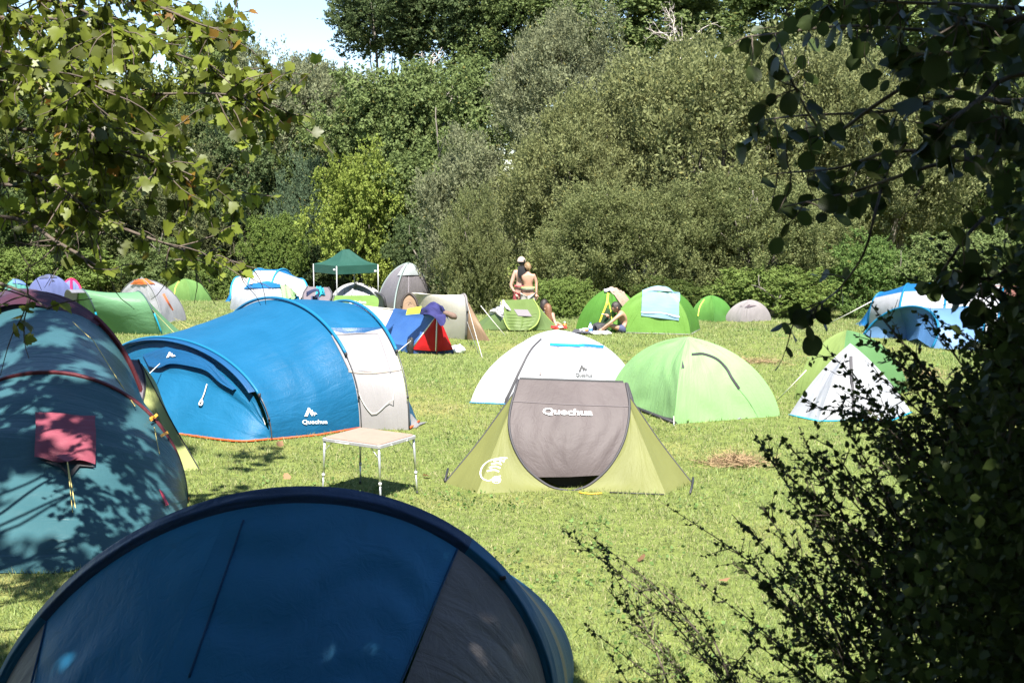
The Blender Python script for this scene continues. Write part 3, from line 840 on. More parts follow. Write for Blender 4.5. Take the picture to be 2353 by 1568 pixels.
# ---- 8 pale green dome
def pale_green():
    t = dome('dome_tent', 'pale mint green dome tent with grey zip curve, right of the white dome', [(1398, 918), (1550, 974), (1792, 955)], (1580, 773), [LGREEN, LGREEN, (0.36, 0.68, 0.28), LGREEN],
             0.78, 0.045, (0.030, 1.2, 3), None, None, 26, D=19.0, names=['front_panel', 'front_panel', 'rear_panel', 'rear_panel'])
    f = t.pan[1]
    t.strip('zip_cover', [(1588, 815), (1615, 814), (1645, 825), (1668, 847), (1680, 868), (1697, 893)], (0.04, 0.045), fabric(CHAR, wrinkle=1.0), f, 0.014)
    t.strip('zip', [(1697, 893), (1722, 925), (1745, 965)], 0.016, fabric((0.2, 0.36, 0.16), wrinkle=0.3), f)
    t.strip('seam', [(1578, 780), (1566, 850), (1555, 910), (1549, 970)], 0.014, fabric((0.19, 0.36, 0.14), wrinkle=0.2), t.pan[0], 0.006)
    t.shape('vent', [(1566, 828), (1571, 844), (1564, 846)], fabric(CHAR), t.pan[0], 0.015)
    p = t.hit(1549, 955, 0.01)
    guy(t, p, gnd(1548, 978), M_ROPE, 0.005); peg(t, gnd(1548, 978))
    t.shape('corner_tab', [(1543, 972), (1549, 960), (1556, 973)], fabric((0.35, 0.35, 0.4)), None, 0.02)
    t.shape('corner_tab', [(1652, 974), (1662, 965), (1670, 974)], fabric((0.25, 0.25, 0.28)), None, 0.02)
    g = onground(t.K[0].x, t.K[0].y)
    t.tube('gap_shade', [vv(t.K[0]) + (0.05, -0.02, 0.03), vv(t.K[1]) + (0, -0.0, 0.02)], 0.03, M_DARK)  # dark tube stands for the shade in the gap under the cloth
pale_green()

def right_white():
    t = dome('dome_tent', 'white pyramid tent with black vertical zip, partly behind the dark bush', [(1812, 954), (1880, 968), (2050, 966), (2094, 948)], (1953, 788), [(0.29, 0.30, 0.335), (0.36, 0.37, 0.395), (0.36, 0.37, 0.395), (0.36, 0.36, 0.39)],  # left side panel coloured greyer to carry its shade
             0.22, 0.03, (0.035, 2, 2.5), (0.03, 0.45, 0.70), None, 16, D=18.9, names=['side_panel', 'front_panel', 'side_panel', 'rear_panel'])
    t.strip('zip', [(1955, 818), (1957, 870), (1959, 920), (1961, 964)], 0.05, fabric(CHAR, wrinkle=0.5), t.pan[1], 0.012)
    guy(t, at(1852, 850, 19.5), gnd(1780, 924), M_ROPE, 0.008)
    t.tube('door_cord', spline([t.hit(1878, 900, 0.01), t.hit(1868, 930, 0.01), t.hit(1876, 955, 0.01)], 10), 0.004, M_ROPE)
right_white()
dome('dome_tent', 'yellow-green dome tent just behind the white pyramid tent', [(1825, 916), (1930, 934), (2085, 900)], (1945, 758), [(0.165, 0.225, 0.065), (0.085, 0.185, 0.065), (0.08, 0.18, 0.06), (0.14, 0.2, 0.065)],
     0.85, 0.02, (0.012, 1.5, 4), None, None, 14, D=20.9)

# ---- 16 green pop-up in front of the standing men
def mens_popup():
    t = popup('popup_tent', 'olive green pop-up tent with lime piping in front of the two standing men',
              [(1152, 690), (1154, 712), (1158, 735), (1166, 752), (1172, 758)], [(1224, 686), (1236, 706), (1240, 724), (1232, 745), (1214, 758)],
              ((1098, 757), (1082, 752)), ((1262, 758), (1284, 756)), 30.0, 30.9, (0.105, 0.155, 0.042), (0.125, 0.185, 0.065), (0.25, 0.33, 0.08), rsz=0.018, fold=(0.03, 0.3, 0.6))
    for k in range(5):
        t.strip('lit_crease', [(1163 + k, 722 + k * 7), (1200, 724 + k * 7), (1233 - k * 3, 721 + k * 7)], 0.012, fabric((0.135, 0.195, 0.055), wrinkle=0.2), t.canopy, 0.012, 10)  # folds drawn as lighter strips, the light on them painted in
    t.shape('patch', [(1180, 711), (1212, 712), (1222, 727), (1190, 726)], fabric((0.2, 0.18, 0.19)), t.canopy, 0.015)
    c = Thing('white_shirt', 'crumpled white shirt thrown over the left end of the olive pop-up tent', 'shirt', t.loc)
    t.cloth('cloth', [(1122, 672), (1150, 682), (1160, 712), (1122, 722)], fabric((0.55, 0.53, 0.55), 0.15, 0.8), c.o, 0.05, 12, 12, 0.03, thing=c)
    t.cloth('sleeve', [(1146, 684), (1158, 692), (1176, 716), (1164, 712)], fabric((0.55, 0.53, 0.55), 0.15, 0.8), c.o, 0.05, 6, 8, 0.02, thing=c)
    t.cloth('sleeve', [(1124, 672), (1136, 674), (1124, 700), (1106, 706)], fabric((0.55, 0.53, 0.55), 0.15, 0.8), c.o, 0.05, 6, 8, 0.02, thing=c)
    guy(t, at(1104, 702, 29.2), gnd(1160, 770), M_ROPE, 0.008)
mens_popup()

# ---- 17 cream and brown pop-up, 18 ridge tent with things drying on it
def cream_popup():
    t = Thing('popup_tent', 'cream pop-up tent with brown ends behind the red and blue ridge tent', 'tent', gnd(1040, 775))
    HL = hoop(gnd(940, 770), at(946, 672, 29.0), onground(gnd(940, 770).x - 0.25, 29.6), 33, 0.9)
    fR = gnd(1070, 780); HR = hoop(fR, at(1050, 676, 28.4), onground(fR.x - 0.35, 29.6), 33, 0.9)
    cr = fabric(CREAM, 0.15, 0.5, 0.5); br = fabric(BROWN, 0.15, 0.5, 0.8)
    HRx = HR + np.array([0.16, 0, 0]) * np.sin(np.linspace(0, math.pi, 33))[:, None]
    t.panel('canopy', [HL, HRx], cr, 16, 0.03, (0.008, 2, 2))
    rm = fabric((0.22, 0.20, 0.20), wrinkle=0.2)
    t.tube('ring_edge', HRx, 0.03, rm)
    disc = spline([at(922, 706, 28.5), at(926, 686, 28.55), at(940, 674, 28.6), at(953, 684, 28.55), at(960, 702, 28.5), at(962, 712, 28.5)], 24)
    bot = spline([at(922, 712, 28.5), at(962, 714, 28.5)], 24)
    t.tube('ring_edge', disc, 0.03, fabric((0.05, 0.04, 0.035), wrinkle=0.2))
    t.panel('end_panel', [disc, bot], br, 8, 0.0, (0.01, 1, 2))
    e = gnd(1126, 783)
    t.panel('wing_panel', [HRx[:17], spline([e, vv(e) * 0.5 + HRx[16] * 0.5 + (0, 0, -0.05), HRx[16]], 17)], br, 8, 0.03)
    e2 = onground(e.x - 0.1, e.y + 1.1)
    t.panel('wing_panel', [spline([e, vv(e) * 0.5 + HRx[16] * 0.5 + (0, 0, -0.05), HRx[16]], 17), spline([e2, HRx[16]], 17)], br, 6, 0.02)
    guy(t, HRx[10], gnd(1108, 822), M_ROPE, 0.006); guy(t, HRx[4], gnd(1100, 812), M_ROPE, 0.006)
    t.strip('emblem', [(938, 700), (942, 694), (945, 698)], 0.012, plain((0.12, 0.08, 0.06), 0.7), None, 0.01, 8)
cream_popup()
def ridge_tent():
    a = gnd(947, 812); b = gnd(1041, 812); ap = at(1006, 720, 25.7)
    back = Vector((-1.35, 2.0, 0)); 
    a2 = onground(a.x + back.x, a.y + back.y); b2 = onground(b.x + back.x, b.y + back.y); ap2 = at(906, 708, 27.2)
    t = Thing('ridge_tent', 'small ridge tent with red front and blue sides, clothes drying on its ridge', 'tent', onground(ap.x, 25.8))
    red = fabric((0.48, 0.012, 0.016), 0.2, 0.5, 1.0, (1, 5)); bl = fabric((0.045, 0.13, 0.37), 0.2, 0.5, 0.6); nv = fabric((0.03, 0.06, 0.16), 0.1)
    up = Vector((0, 0, 0.09))
    mid = gnd(1003, 814)
    t.panel('front_panel', [spline([a + up, ap], 20), spline([mid + up * 0.8, ap], 20)], red, 8, 0.03, (0.012, 1, 3))
    t.panel('front_panel', [spline([mid + up * 0.8, ap], 20), spline([b + up, ap], 20)], red, 8, 0.03, (0.012, 1, 3))
    t.panel('side_panel', [spline([a + up * 1.6, ap], 20), spline([a2 + up * 1.6, ap2], 20)], bl, 14, 0.05, (0.008, 1, 2))
    t.panel('side_panel', [spline([b + up, ap], 20), spline([b2 + up, ap2], 20)], bl, 10, 0.04)
    t.panel('rear_panel', [spline([a2 + up, ap2], 12), spline([b2 + up, ap2], 12)], red, 8, 0.02)
    t.panel('mud_wall', [spline([a, a + up * 1.6], 4), spline([a2, a2 + up * 1.6], 4)], bl, 10); t.panel('mud_wall', [spline([a, a + up], 4), spline([b, b + up], 4)], nv, 10)
    t.tube('pole', [mid, ap + Vector((0, -0.02, 0.02))], 0.012, plain((0.3, 0.06, 0.04), 0.5)); t.tube('zip', [mid + Vector((-0.02, -0.02, 0.08)), ap + Vector((-0.02, -0.03, 0))], 0.012, M_WHITE)
    t.tube('piping', [a + up * 1.3, ap], 0.014, M_WHITE)
    t.tube('guy_line', [a + Vector((0, 0, 0.3)), a + Vector((-0.4, -0.5, 0))], 0.006, M_ROPE)
    # jacket on the ridge
    j = Thing('navy_jacket', 'dark navy jacket hung over the peak of the ridge tent', 'jacket', ap)
    nm = fabric((0.025, 0.025, 0.11), 0.05, 0.8, 1.5)
    top = spline([at(964, 716, 25.9), at(990, 694, 25.6), at(1004, 697, 25.5), at(1012, 714, 25.6)], 20)
    bot = spline([at(966, 722, 25.7), at(984, 722, 25.35), at(998, 729, 25.3), at(1012, 742, 25.3), at(1024, 732, 25.4)], 20)
    bk = top + np.array([0.15, 0.5, -0.25])
    j.panel('body', [bk, top, bot], nm, 8, -0.03, (0.05, 2, 1.5))
    j.panel('sleeve', [spline([at(1002, 722, 25.3), at(1022, 722, 25.35), at(1024, 738, 25.3)], 10), spline([at(1000, 730, 25.25), at(1012, 748, 25.25), at(1020, 746, 25.25)], 10)], nm, 5, -0.02, (0.01, 1, 2))
    s = Thing('brown_glove', 'brown work glove dangling off the jacket on the ridge tent', 'glove', at(1035, 728, 25.6))
    s.raw('glove', *tube_arr(spline([at(1018, 717, 25.4), at(1032, 722, 25.4), at(1044, 728, 25.4), at(1047, 733, 25.4)], 10), [0.02, .05, .06, .06, .06, .07, .07, .07, .05, .02], 8), plain((0.14, 0.09, 0.07), 0.9))
    y = Thing('yellow_cloth', 'bright yellow cloth hanging on the ridge tent beside the navy jacket', 'cloth', at(950, 714, 26))
    y.panel('cloth', [spline([at(936, 709, 25.9), at(968, 703, 25.85)], 8), spline([at(932, 723, 25.6), at(964, 720, 25.6)], 8)], fabric((0.42, 0.50, 0.035), 0.2, 0.7), 6, 0.0, (0.02, 1, 1))
    # towels on a line from the ridge tent towards the left
    for pts, c, lab in (([(814, 692), (838, 703), (832, 727), (808, 722)], (0.10, 0.22, 0.62), 'blue towel pegged at the left end of the drying line'),
                        ([(838, 703), (903, 713), (884, 752), (826, 730)], (0.46, 0.42, 0.40), 'cream striped towel pegged between the blue towel and the ridge tent')):
        w = Thing('towel', lab, 'towel', at(pts[0][0], pts[0][1], 26.8))
        w.panel('cloth', [spline([at(p[0], p[1], 26.8) for p in (pts[0], pts[1])], 10), spline([at(p[0], p[1], 26.4) for p in (pts[3], pts[2])], 10)], fabric(c, 0.25, 0.85), 8, 0.0, (0.03, 1.0, 0.8))
        if c[0] > 0.3:
            for k in range(5):
                f = 0.18 + 0.16 * k
                w.strip('stripe', [(838 + 65 * f, 704 + 10 * f), (826 + 58 * f, 728 + 22 * f)], 0.025, plain((0.45, 0.30, 0.25), 0.8), None, 0.01, 8)
    l = Thing('drying_line', 'thin rope holding the towels left of the ridge tent', 'rope', at(814, 692, 26.8))
    l.tube('rope', spline([at(770, 690, 27.4), at(814, 691, 26.85), at(838, 702, 26.83), at(905, 710, 26.8)], 14), 0.008, M_ROPE)
    p = gnd(1050, 811)
    g = Thing('carrier_bag', 'small white carrier bag on the grass beside the red tent front', 'bag', p)
    blob(g, 'bag', p + Vector((0.02, 0, 0.08)), (0.15, 0.1, 0.10), plain((0.8, 0.8, 0.8), 0.5), 3, 0.25)
    p = gnd(944, 811)
    g = Thing('black_boot', 'black boots standing at the blue corner of the ridge tent', 'boots', p)
    blob(g, 'boot', p + Vector((0, -0.05, 0.14)), (0.08, 0.10, 0.2), plain((0.02, 0.02, 0.02), 0.6), 4, 0.15)
def blob(t, name, c, r, mat, seed=0, amp=0.2, parent=None, nu=18, nv=12):
    rr = np.random.default_rng(seed)
    V = []
    ph = rr.random(6) * 6
    for i in range(nv + 1):
        th = math.pi * i / nv
        for j in range(nu):
            a = 2 * math.pi * j / nu
            d = np.array([math.sin(th) * math.cos(a), math.sin(th) * math.sin(a), math.cos(th)])
            k = 1 + amp * (math.sin(3 * d[0] * 2 + ph[0]) * math.sin(2.6 * d[1] * 2 + ph[1]) + 0.5 * math.sin(7 * d[2] + ph[2] + 4 * d[0]))
            V.append(vv(c) + d * np.array(r) * k)
    F = []
    for i in range(nv):
        for j in range(nu):
            F.append((i * nu + j, (i + 1) * nu + j, (i + 1) * nu + (j + 1) % nu, i * nu + (j + 1) % nu))
    return t.raw(name, V, F, mat, parent)
ridge_tent()

# ---- 12, 13 the two bright green tents and the towel
def towel_tent():
    t = dome('dome_tent', 'bright green dome tent with a pale blue towel spread over it', [(1404, 764), (1586, 769), (1608, 757), (1470, 745)], (1512, 659), [(0.135, 0.28, 0.05), GREEN, GREEN, GREEN],  # front painted lighter as the lit face, sides darker for their shade
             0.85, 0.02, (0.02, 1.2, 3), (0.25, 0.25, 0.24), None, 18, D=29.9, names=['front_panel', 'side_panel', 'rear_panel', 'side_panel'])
    w = Thing('bath_towel', 'pale blue bath towel lying over the top of the bright green dome tent', 'towel', t.A)
    tm = fabric((0.21, 0.345, 0.44), 0.1, 0.95, 0.5)
    w.bv, w.bf, w._b = t.bv, t.bf, None
    w.o.location = w.loc
    V = t.cloth('towel_cloth', [(1476, 669), (1560, 676), (1560, 736), (1473, 725)], tm, None, 0.03, 16, 16, 0.012, thing=w)
    rows = []
    for k in range(6):      # the part that goes over the top and down behind
        row = []
        for x, y in ((1476, 669.5), (1490, 669), (1505, 669), (1520, 669.5), (1540, 672), (1560, 676.5)):
            p = t.hit(x, y, 0.03)
            if k:
                q, nn, ii, dd = t._b.ray_cast(Vector((p.x, p.y + 0.10 * k, 3.0)), Vector((0, 0, -1)))
                p = (q if q is not None else p) + Vector((0, 0, 0.035))
            row.append(p)
        rows.append(spline(row, 14))
    w.panel('towel_fold', rows, tm, 2, keep=False)
    w.strip('towel_band', [(1473, 717), (1520, 719), (1562, 728)], 0.02, plain((0.75, 0.85, 0.9), 0.9), None, 0.05)
    for k in range(3):
        t.strip('seam', [(1420 + 10 * k, 760), (1440 + 12 * k, 725 - 3 * k)], 0.015, fabric((0.16, 0.32, 0.06), wrinkle=0.2), t.pan[0], 0.008, 8)
towel_tent()
def smoker_tent():
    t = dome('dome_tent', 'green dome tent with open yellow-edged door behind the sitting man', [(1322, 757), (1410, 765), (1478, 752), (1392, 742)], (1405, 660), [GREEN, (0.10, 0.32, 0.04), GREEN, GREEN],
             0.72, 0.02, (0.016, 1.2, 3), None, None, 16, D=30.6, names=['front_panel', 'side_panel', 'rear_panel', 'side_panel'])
    f = t.pan[0]
    op = t.shape('doorway_shade', [(1397, 692), (1404, 720), (1410, 758), (1366, 757), (1382, 722)], plain((0.015, 0.04, 0.012), 0.9), f, 0.012)  # dark patch stands for the shade inside the open door
    yl = fabric((0.62, 0.60, 0.05), wrinkle=0.3)
    t.strip('door_edge', [(1398, 674), (1394, 700), (1384, 726), (1374, 752)], 0.05, yl, f, 0.02); t.strip('door_edge', [(1397, 690), (1404, 715), (1408, 752)], 0.02, yl, f, 0.02)
    w = Thing('beige_trousers', 'beige trousers laid over the top of the open green tent', 'trousers', t.A)
    tm = fabric((0.36, 0.27, 0.21), 0.05, 0.9, 0.7)
    wt = t.cloth('waist', [(1390, 661), (1420, 659), (1428, 672), (1404, 672)], tm, None, 0.03, 8, 6, 0.01, thing=w)
    t.cloth('trouser_leg', [(1404, 670), (1417, 670), (1440, 706), (1432, 712)], tm, None, 0.03, 6, 10, 0.01, thing=w)
    t.cloth('trouser_leg', [(1416, 668), (1430, 670), (1450, 700), (1441, 706)], tm, None, 0.03, 6, 10, 0.01, thing=w)
    c = Thing('white_cloth', 'small white cloth hooked on the peak of the open green tent', 'cloth', t.A)
    t.cloth('cloth', [(1388, 666), (1405, 664), (1405, 670), (1390, 673)], fabric((0.75, 0.75, 0.78), 0.1, 0.8), None, 0.05, 6, 4, 0.01, thing=c)
smoker_tent()
def far_green():
    t = dome('dome_tent', 'plain green dome tent with yellow zip between the towel tent and a grey tent', [(1584, 736), (1640, 740), (1686, 735)], (1633, 678), [(0.10, 0.25, 0.05), (0.075, 0.21, 0.04), GREEN, GREEN], 0.85, 0.02, (0.012, 1, 3), None, None, 12)
    t.strip('zip', [(1618, 688), (1608, 705), (1604, 726)], 0.03, fabric((0.55, 0.6, 0.08), wrinkle=0.2), t.pan[0], 0.012, 8)
    t = dome('dome_tent', 'low pale grey dome tent at the foot of the brambles on the right', [(1664, 737), (1700, 740), (1772, 736)], (1722, 688), [(0.27, 0.245, 0.245), (0.26, 0.235, 0.235), (0.3, .27, .27), (0.3, .27, .27)], 0.85, 0.015, (0.010, 1, 3), None, None, 12)
    t.shape('vent', [(1700, 704), (1722, 700), (1710, 707)], fabric((0.12, 0.09, 0.10)), t.pan[0], 0.02)
    t.shape('vent', [(1722, 701), (1738, 702), (1712, 707)], fabric((0.14, 0.11, 0.12)), t.pan[1], 0.02)
far_green()

def right_tunnels():
    wh = fabric((0.5, 0.5, 0.53), 0.2, 0.5, 0.6); bl = fabric((0.012, 0.14, 0.36), 0.2, 0.45, 0.7); cy = fabric(CYAN, 0.2, 0.45, 0.3)
    t = Thing('tunnel_tent', 'white and blue tunnel tent at the right edge behind the dark bush', 'tent', gnd(2080, 750))
    fs = [gnd(1995, 749), gnd(2062, 765), gnd(2165, 772), gnd(2290, 776)]
    ap = [at(2025, 672, 33.0), at(2085, 652, 32.4), at(2180, 645, 32.0), at(2310, 652, 32.0)]
    H = []
    for f, a in zip(fs, ap):
        H.append(hoop(onground(f.x, f.y), a, onground(2 * a.x - f.x + 0.2, 2 * a.y - f.y + 0.6), 33, 0.85))
    for i in range(3):
        t.panel('wall_panel', [H[i][:11], H[i + 1][:11]], wh, 10, 0.02, (0.012, 2, 2)); t.panel('roof_panel', [H[i][10:], H[i + 1][10:]], bl if i < 2 else wh, 10, 0.02)
    g = np.array([[fs[0].x - 0.25 + 0.01 * i, fs[0].y + 0.05 * i, 0] for i in range(33)]); g[:, 2] = terrain(g[:, 0], g[:, 1])
    t.panel('end_panel', [H[0], g], bl, 8, 0.02)
    for h in H: t.tube('pole_sleeve', h, 0.03, cy)
    guy(t, at(2002, 692, 33), gnd(1900, 745), M_ROPE, 0.014)
    b = Thing('brown_tarpaulin', 'brown tarpaulin stretched over the white and blue tunnel tent', 'tarpaulin', at(2220, 700, 29.5))
    b.panel('sheet', [spline([at(2150, 655, 31.2), at(2360, 656, 31.2)], 16), spline([at(2128, 703, 30.2), at(2210, 708, 30.0), at(2365, 706, 30.2)], 16)], fabric((0.16, 0.07, 0.052), 0.15, 0.5), 10, -0.05, (0.02, 1, 2))
    for x in (2130, 2362): b.tube('pole', [at(x, 704, 30.2), onground(at(x, 704, 30.2).x, 30.2)], 0.015, M_ALU)
    t = Thing('tunnel_tent', 'slate blue tunnel tent under the brown tarpaulin, seen through the bush', 'tent', gnd(2170, 800))
    sl = fabric((0.10, 0.20, 0.36), 0.2, 0.45, 0.6)
    f1 = gnd(2140, 800); f2 = gnd(2240, 805); f0 = gnd(2085, 783)
    h1 = hoop(f1, at(2105, 704, 27.6), onground(f1.x - 0.9, f1.y + 2.2), 33, 0.9); h2 = hoop(f2, at(2225, 706, 27.6), onground(f2.x - 0.5, f2.y + 2.2), 33, 0.9)
    t.panel('wall_panel', [h1, h2], sl, 12, 0.03, (0.015, 2, 2))
    g = np.array([[f0.x + 0.01 * i, f0.y + 0.06 * i, 0] for i in range(33)]); g[:, 2] = terrain(g[:, 0], g[:, 1])
    t.panel('end_panel', [h1, h1 * 0.55 + g * 0.45 + np.array([-0.12, -0.10, 0.16]), g], fabric((0.055, 0.14, 0.29), 0.2), 8, 0.0)
    t.tube('pole_sleeve', h1, 0.03, cy); t.tube('pole_sleeve', h2, 0.03, cy)
right_tunnels()

# ---- far cluster in the middle
def far_cluster():
    t = dome('dome_tent', 'tall grey dome tent with pale top, right of the green gazebo', [(866, 708), (905, 716), (994, 707)], (938, 604), [(0.20, 0.185, 0.20), (0.20, 0.185, 0.20), (0.2, .2, .2), (0.2, .2, .2)], 0.82, 0.03, (0.015, 1, 3), None, (0.22, 0.27, 0.26), 14, sleeve=0.03)
    f = t.pan[0]
    t.cloth('rain_cover', [(932, 607), (946, 607), (966, 632), (914, 634)], fabric((0.40, 0.44, 0.45), 0.2, 0.45), f, 0.04, 10, 8, 0.006)
    t.strip('zip', [(938, 632), (938, 660), (936, 700)], 0.02, fabric((0.22, 0.2, 0.22)), f, 0.015, 8)
    t = dome('dome_tent', 'low white dome tent with grey-striped front under the gazebo', [(762, 692), (800, 700), (880, 694)], (818, 651), [WHITE, (0.45, 0.45, 0.48), WHITE, WHITE], 0.9, 0.01, (0.01, 1, 3), None, (0.5, 0.5, 0.5), 12, sleeve=0.05)
    for k in range(6): t.strip('stripe', [(792 + 14 * k, 662 + abs(2.5 - k) * 2.5), (788 + 15 * k, 690)], 0.05, plain((0.45, 0.45, 0.5), 0.7), t.pan[1 if k > 1 else 0], 0.015, 8)
    t = popup('popup_tent', 'small green pop-up tent with pale lettering beyond the big blue tent', [(768, 679), (764, 692), (770, 712)], [(862, 678), (874, 690), (866, 713)], ((752, 712), (748, 706)), ((884, 712), (892, 706)), 42.5, 43.6,
              (0.13, 0.22, 0.05), (0.19, 0.29, 0.055), (0.10, 0.11, 0.10), rsz=0.03)
    t.text('Quechua', 821, 695, 40, 7, M_WHITE, t.canopy, bold=0.02)
    t.tube('mesh_ring', spline([at(862, 672, 42), at(880, 682, 41.5), at(886, 706, 41.5)], 12), 0.05, fabric((0.04, 0.04, 0.045)))
    t.panel('mesh_door', [spline([at(862, 674, 42.1), at(870, 690, 42.0), at(868, 708, 42)], 10), spline([at(862, 673, 42), at(880, 684, 41.6), at(885, 706, 41.6)], 10)], fabric((0.16, 0.16, 0.17), 0.3), 5)
    t = popup('popup_tent', 'grey-mauve pop-up tent with a turquoise towel on it, left of the green pop-up', [(706, 658), (696, 676), (698, 702)], [(755, 660), (762, 676), (752, 702)], ((690, 702), (684, 696)), ((768, 702), (775, 696)), 44.5, 45.5, (0.155, 0.13, 0.145), (0.165, 0.14, 0.15), (0.08, 0.08, 0.09), rsz=0.03)
    w = Thing('turquoise_towel', 'turquoise towel hanging over the grey-mauve pop-up tent', 'towel', at(735, 670, 44.5))
    t.cloth('cloth', [(728, 656), (745, 656), (738, 680), (724, 690)], fabric((0.02, 0.27, 0.38), 0.15, 0.9), None, 0.06, 8, 8, 0.02, thing=w)
    # blue and white tunnel tent at the back
    t = Thing('tunnel_tent', 'white and blue tunnel tent at the back, left of the green gazebo', 'tent', gnd(615, 694))
    wh = fabric((0.47, 0.44, 0.43), 0.2, 0.5, 0.6); bl = fabric((0.015, 0.15, 0.38), 0.2, 0.45, 0.4); cy = fabric((0.03, 0.27, 0.48), 0.2, 0.45, 0.2)
    fs = [gnd(530, 697), gnd(568, 700), gnd(622, 702), gnd(706, 696)]; ap = [at(548, 636, 60.5), at(597, 617, 60.5), at(650, 618, 60.5), at(690, 640, 61.5)]
    H = []
    for f, a in zip(fs, ap):
        f = onground(f.x * 58.5 / f.y, 58.5)
        H.append(hoop(f, a, onground(2 * a.x - f.x, 62.8), 33, 0.8))
    for i in range(3):
        t.panel('wall_panel', [H[i][:13], H[i + 1][:13]], wh, 8, 0.02, (0.02, 1, 2)); t.panel('roof_panel', [H[i][12:], H[i + 1][12:]], bl, 8, 0.03)
    g = np.array([[H[3][0][0] + 0.6 - 0.005 * i, H[3][0][1] + 0.12 * i, 0] for i in range(33)]); g[:, 2] = terrain(g[:, 0], g[:, 1]); t.panel('end_panel', [H[3], g], wh, 6, 0.02)
    g = np.array([[H[0][0][0] - 0.4, H[0][0][1] + 0.12 * i, 0] for i in range(33)]); g[:, 2] = terrain(g[:, 0], g[:, 1]); t.panel('end_panel', [H[0], g], bl, 6, 0.02)
    for h in H: t.tube('pole_sleeve', h, 0.05, cy)
    # white tent in front of it
    t = dome('dome_tent', 'white dome tent with blue top just behind the big blue tunnel tent', [(528, 712), (600, 724), (696, 712)], (610, 650), [WHITE, WHITE, (0.02, 0.22, 0.58), (0.02, 0.22, 0.58)], 0.95, 0.0, (0.02, 1, 3), None, None, 12, D=44)
    t.cloth('roof_cover', [(576, 652), (640, 652), (652, 662), (560, 664)], bl, t.pan[0], 0.04, 10, 6, 0.01)
    t.cloth('side_flap', [(672, 672), (690, 680), (698, 705), (672, 704)], fabric((0.01, 0.28, 0.55), 0.2), t.pan[1], 0.04, 6, 6, 0.01)
    w = Thing('green_towel', 'pale green towel hanging on the white dome tent with the blue top', 'towel', at(660, 670, 43.5))
    t.cloth('cloth', [(640, 658), (664, 656), (682, 672), (668, 692)], fabric((0.33, 0.56, 0.25), 0.2, 0.9), None, 0.08, 8, 8, 0.03, thing=w)
    t.cloth('cloth_fold', [(640, 658), (656, 662), (662, 686), (648, 694)], fabric((0.33, 0.56, 0.25), 0.2, 0.9), None, 0.10, 6, 8, 0.03, thing=w)
    c = Thing('folded_chair', 'dark blue folding camp chair between the white tent and the grey-mauve pop-up', 'chair', gnd(720, 700))
    nm = plain((0.015, 0.025, 0.08), 0.6)
    for k in range(3):
        c.tube('frame_tube', spline([at(704, 672 + 4 * k, 43), at(718, 666 + 2 * k, 43), at(730, 664 + 2 * k, 43), at(733, 672 + 3 * k, 43), at(724, 680 + 2 * k, 43)], 12), 0.03, nm)
    c.panel('seat', [spline([at(716, 680, 43), at(716, 700, 43.2)], 6), spline([at(731, 680, 43), at(729, 700, 43.2)], 6)], fabric((0.02, 0.03, 0.09)), 4)
    c.tube('leg', [at(716, 680, 43), onground(at(716, 680, 43).x, 43)], 0.03, nm); c.tube('leg', [at(731, 680, 43), onground(at(731, 680, 43).x, 43)], 0.03, nm)
far_cluster()

def gazebo():
    D = 59.0
    ez = lambda px, py: at(px, py, D)
    near = at(773, 610, 57.6); right = at(868, 607, 59.0); left = at(720, 607, 59.4)
    near.z = right.z = left.z = (near.z + right.z + left.z) / 3
    back = left + right - near
    t = Thing('gazebo', 'dark green pop-up gazebo with white legs at the edge of the trees', 'gazebo', onground((left.x + right.x) / 2, D))
    gm = fabric((0.018, 0.072, 0.055), 0.12, 0.6, 0.6)
    K = [left, near, right, back]
    a = at(788, 573, D + 0.1); b = at(802, 573, D + 0.3); b.z = a.z
    tops = [a, a, b, b]
    def edge(k, tp): return spline([k, (k * 0.55 + tp * 0.45) + Vector((0, 0, -0.13)), tp], 14)
    E = [edge(k, tp) for k, tp in zip(K, tops)]
    roof = []
    for i in range(4):
        roof.append(t.panel('roof_panel', [E[i], E[(i + 1) % 4]], gm, 8, 0.01))
    dz = Vector((0, 0, -0.40))
    for i in range(4):
        p, q = K[i], K[(i + 1) % 4]
        t.panel('valance', [spline([p, q], 12), spline([p + dz, q + dz], 12)], gm, 3, 0, (0.015, 0.5, 1))
    for k in K:
        lg = t.tube('leg', [k, onground(k.x, k.y)], 0.026, plain((0.42, 0.42, 0.43), 0.4), None, 6)
        t.tube('foot_plate', [onground(k.x, k.y) + Vector((0, 0, 0.03)), onground(k.x, k.y)], 0.07, M_ALU, lg, 8)
    for x, y in ((768, 619), (861, 622)): t.shape('label_patch', [(x - 2, y - 2), (x + 3, y - 2), (x + 3, y + 2), (x - 2, y + 2)], M_WHITE, None, 0.02)
gazebo()

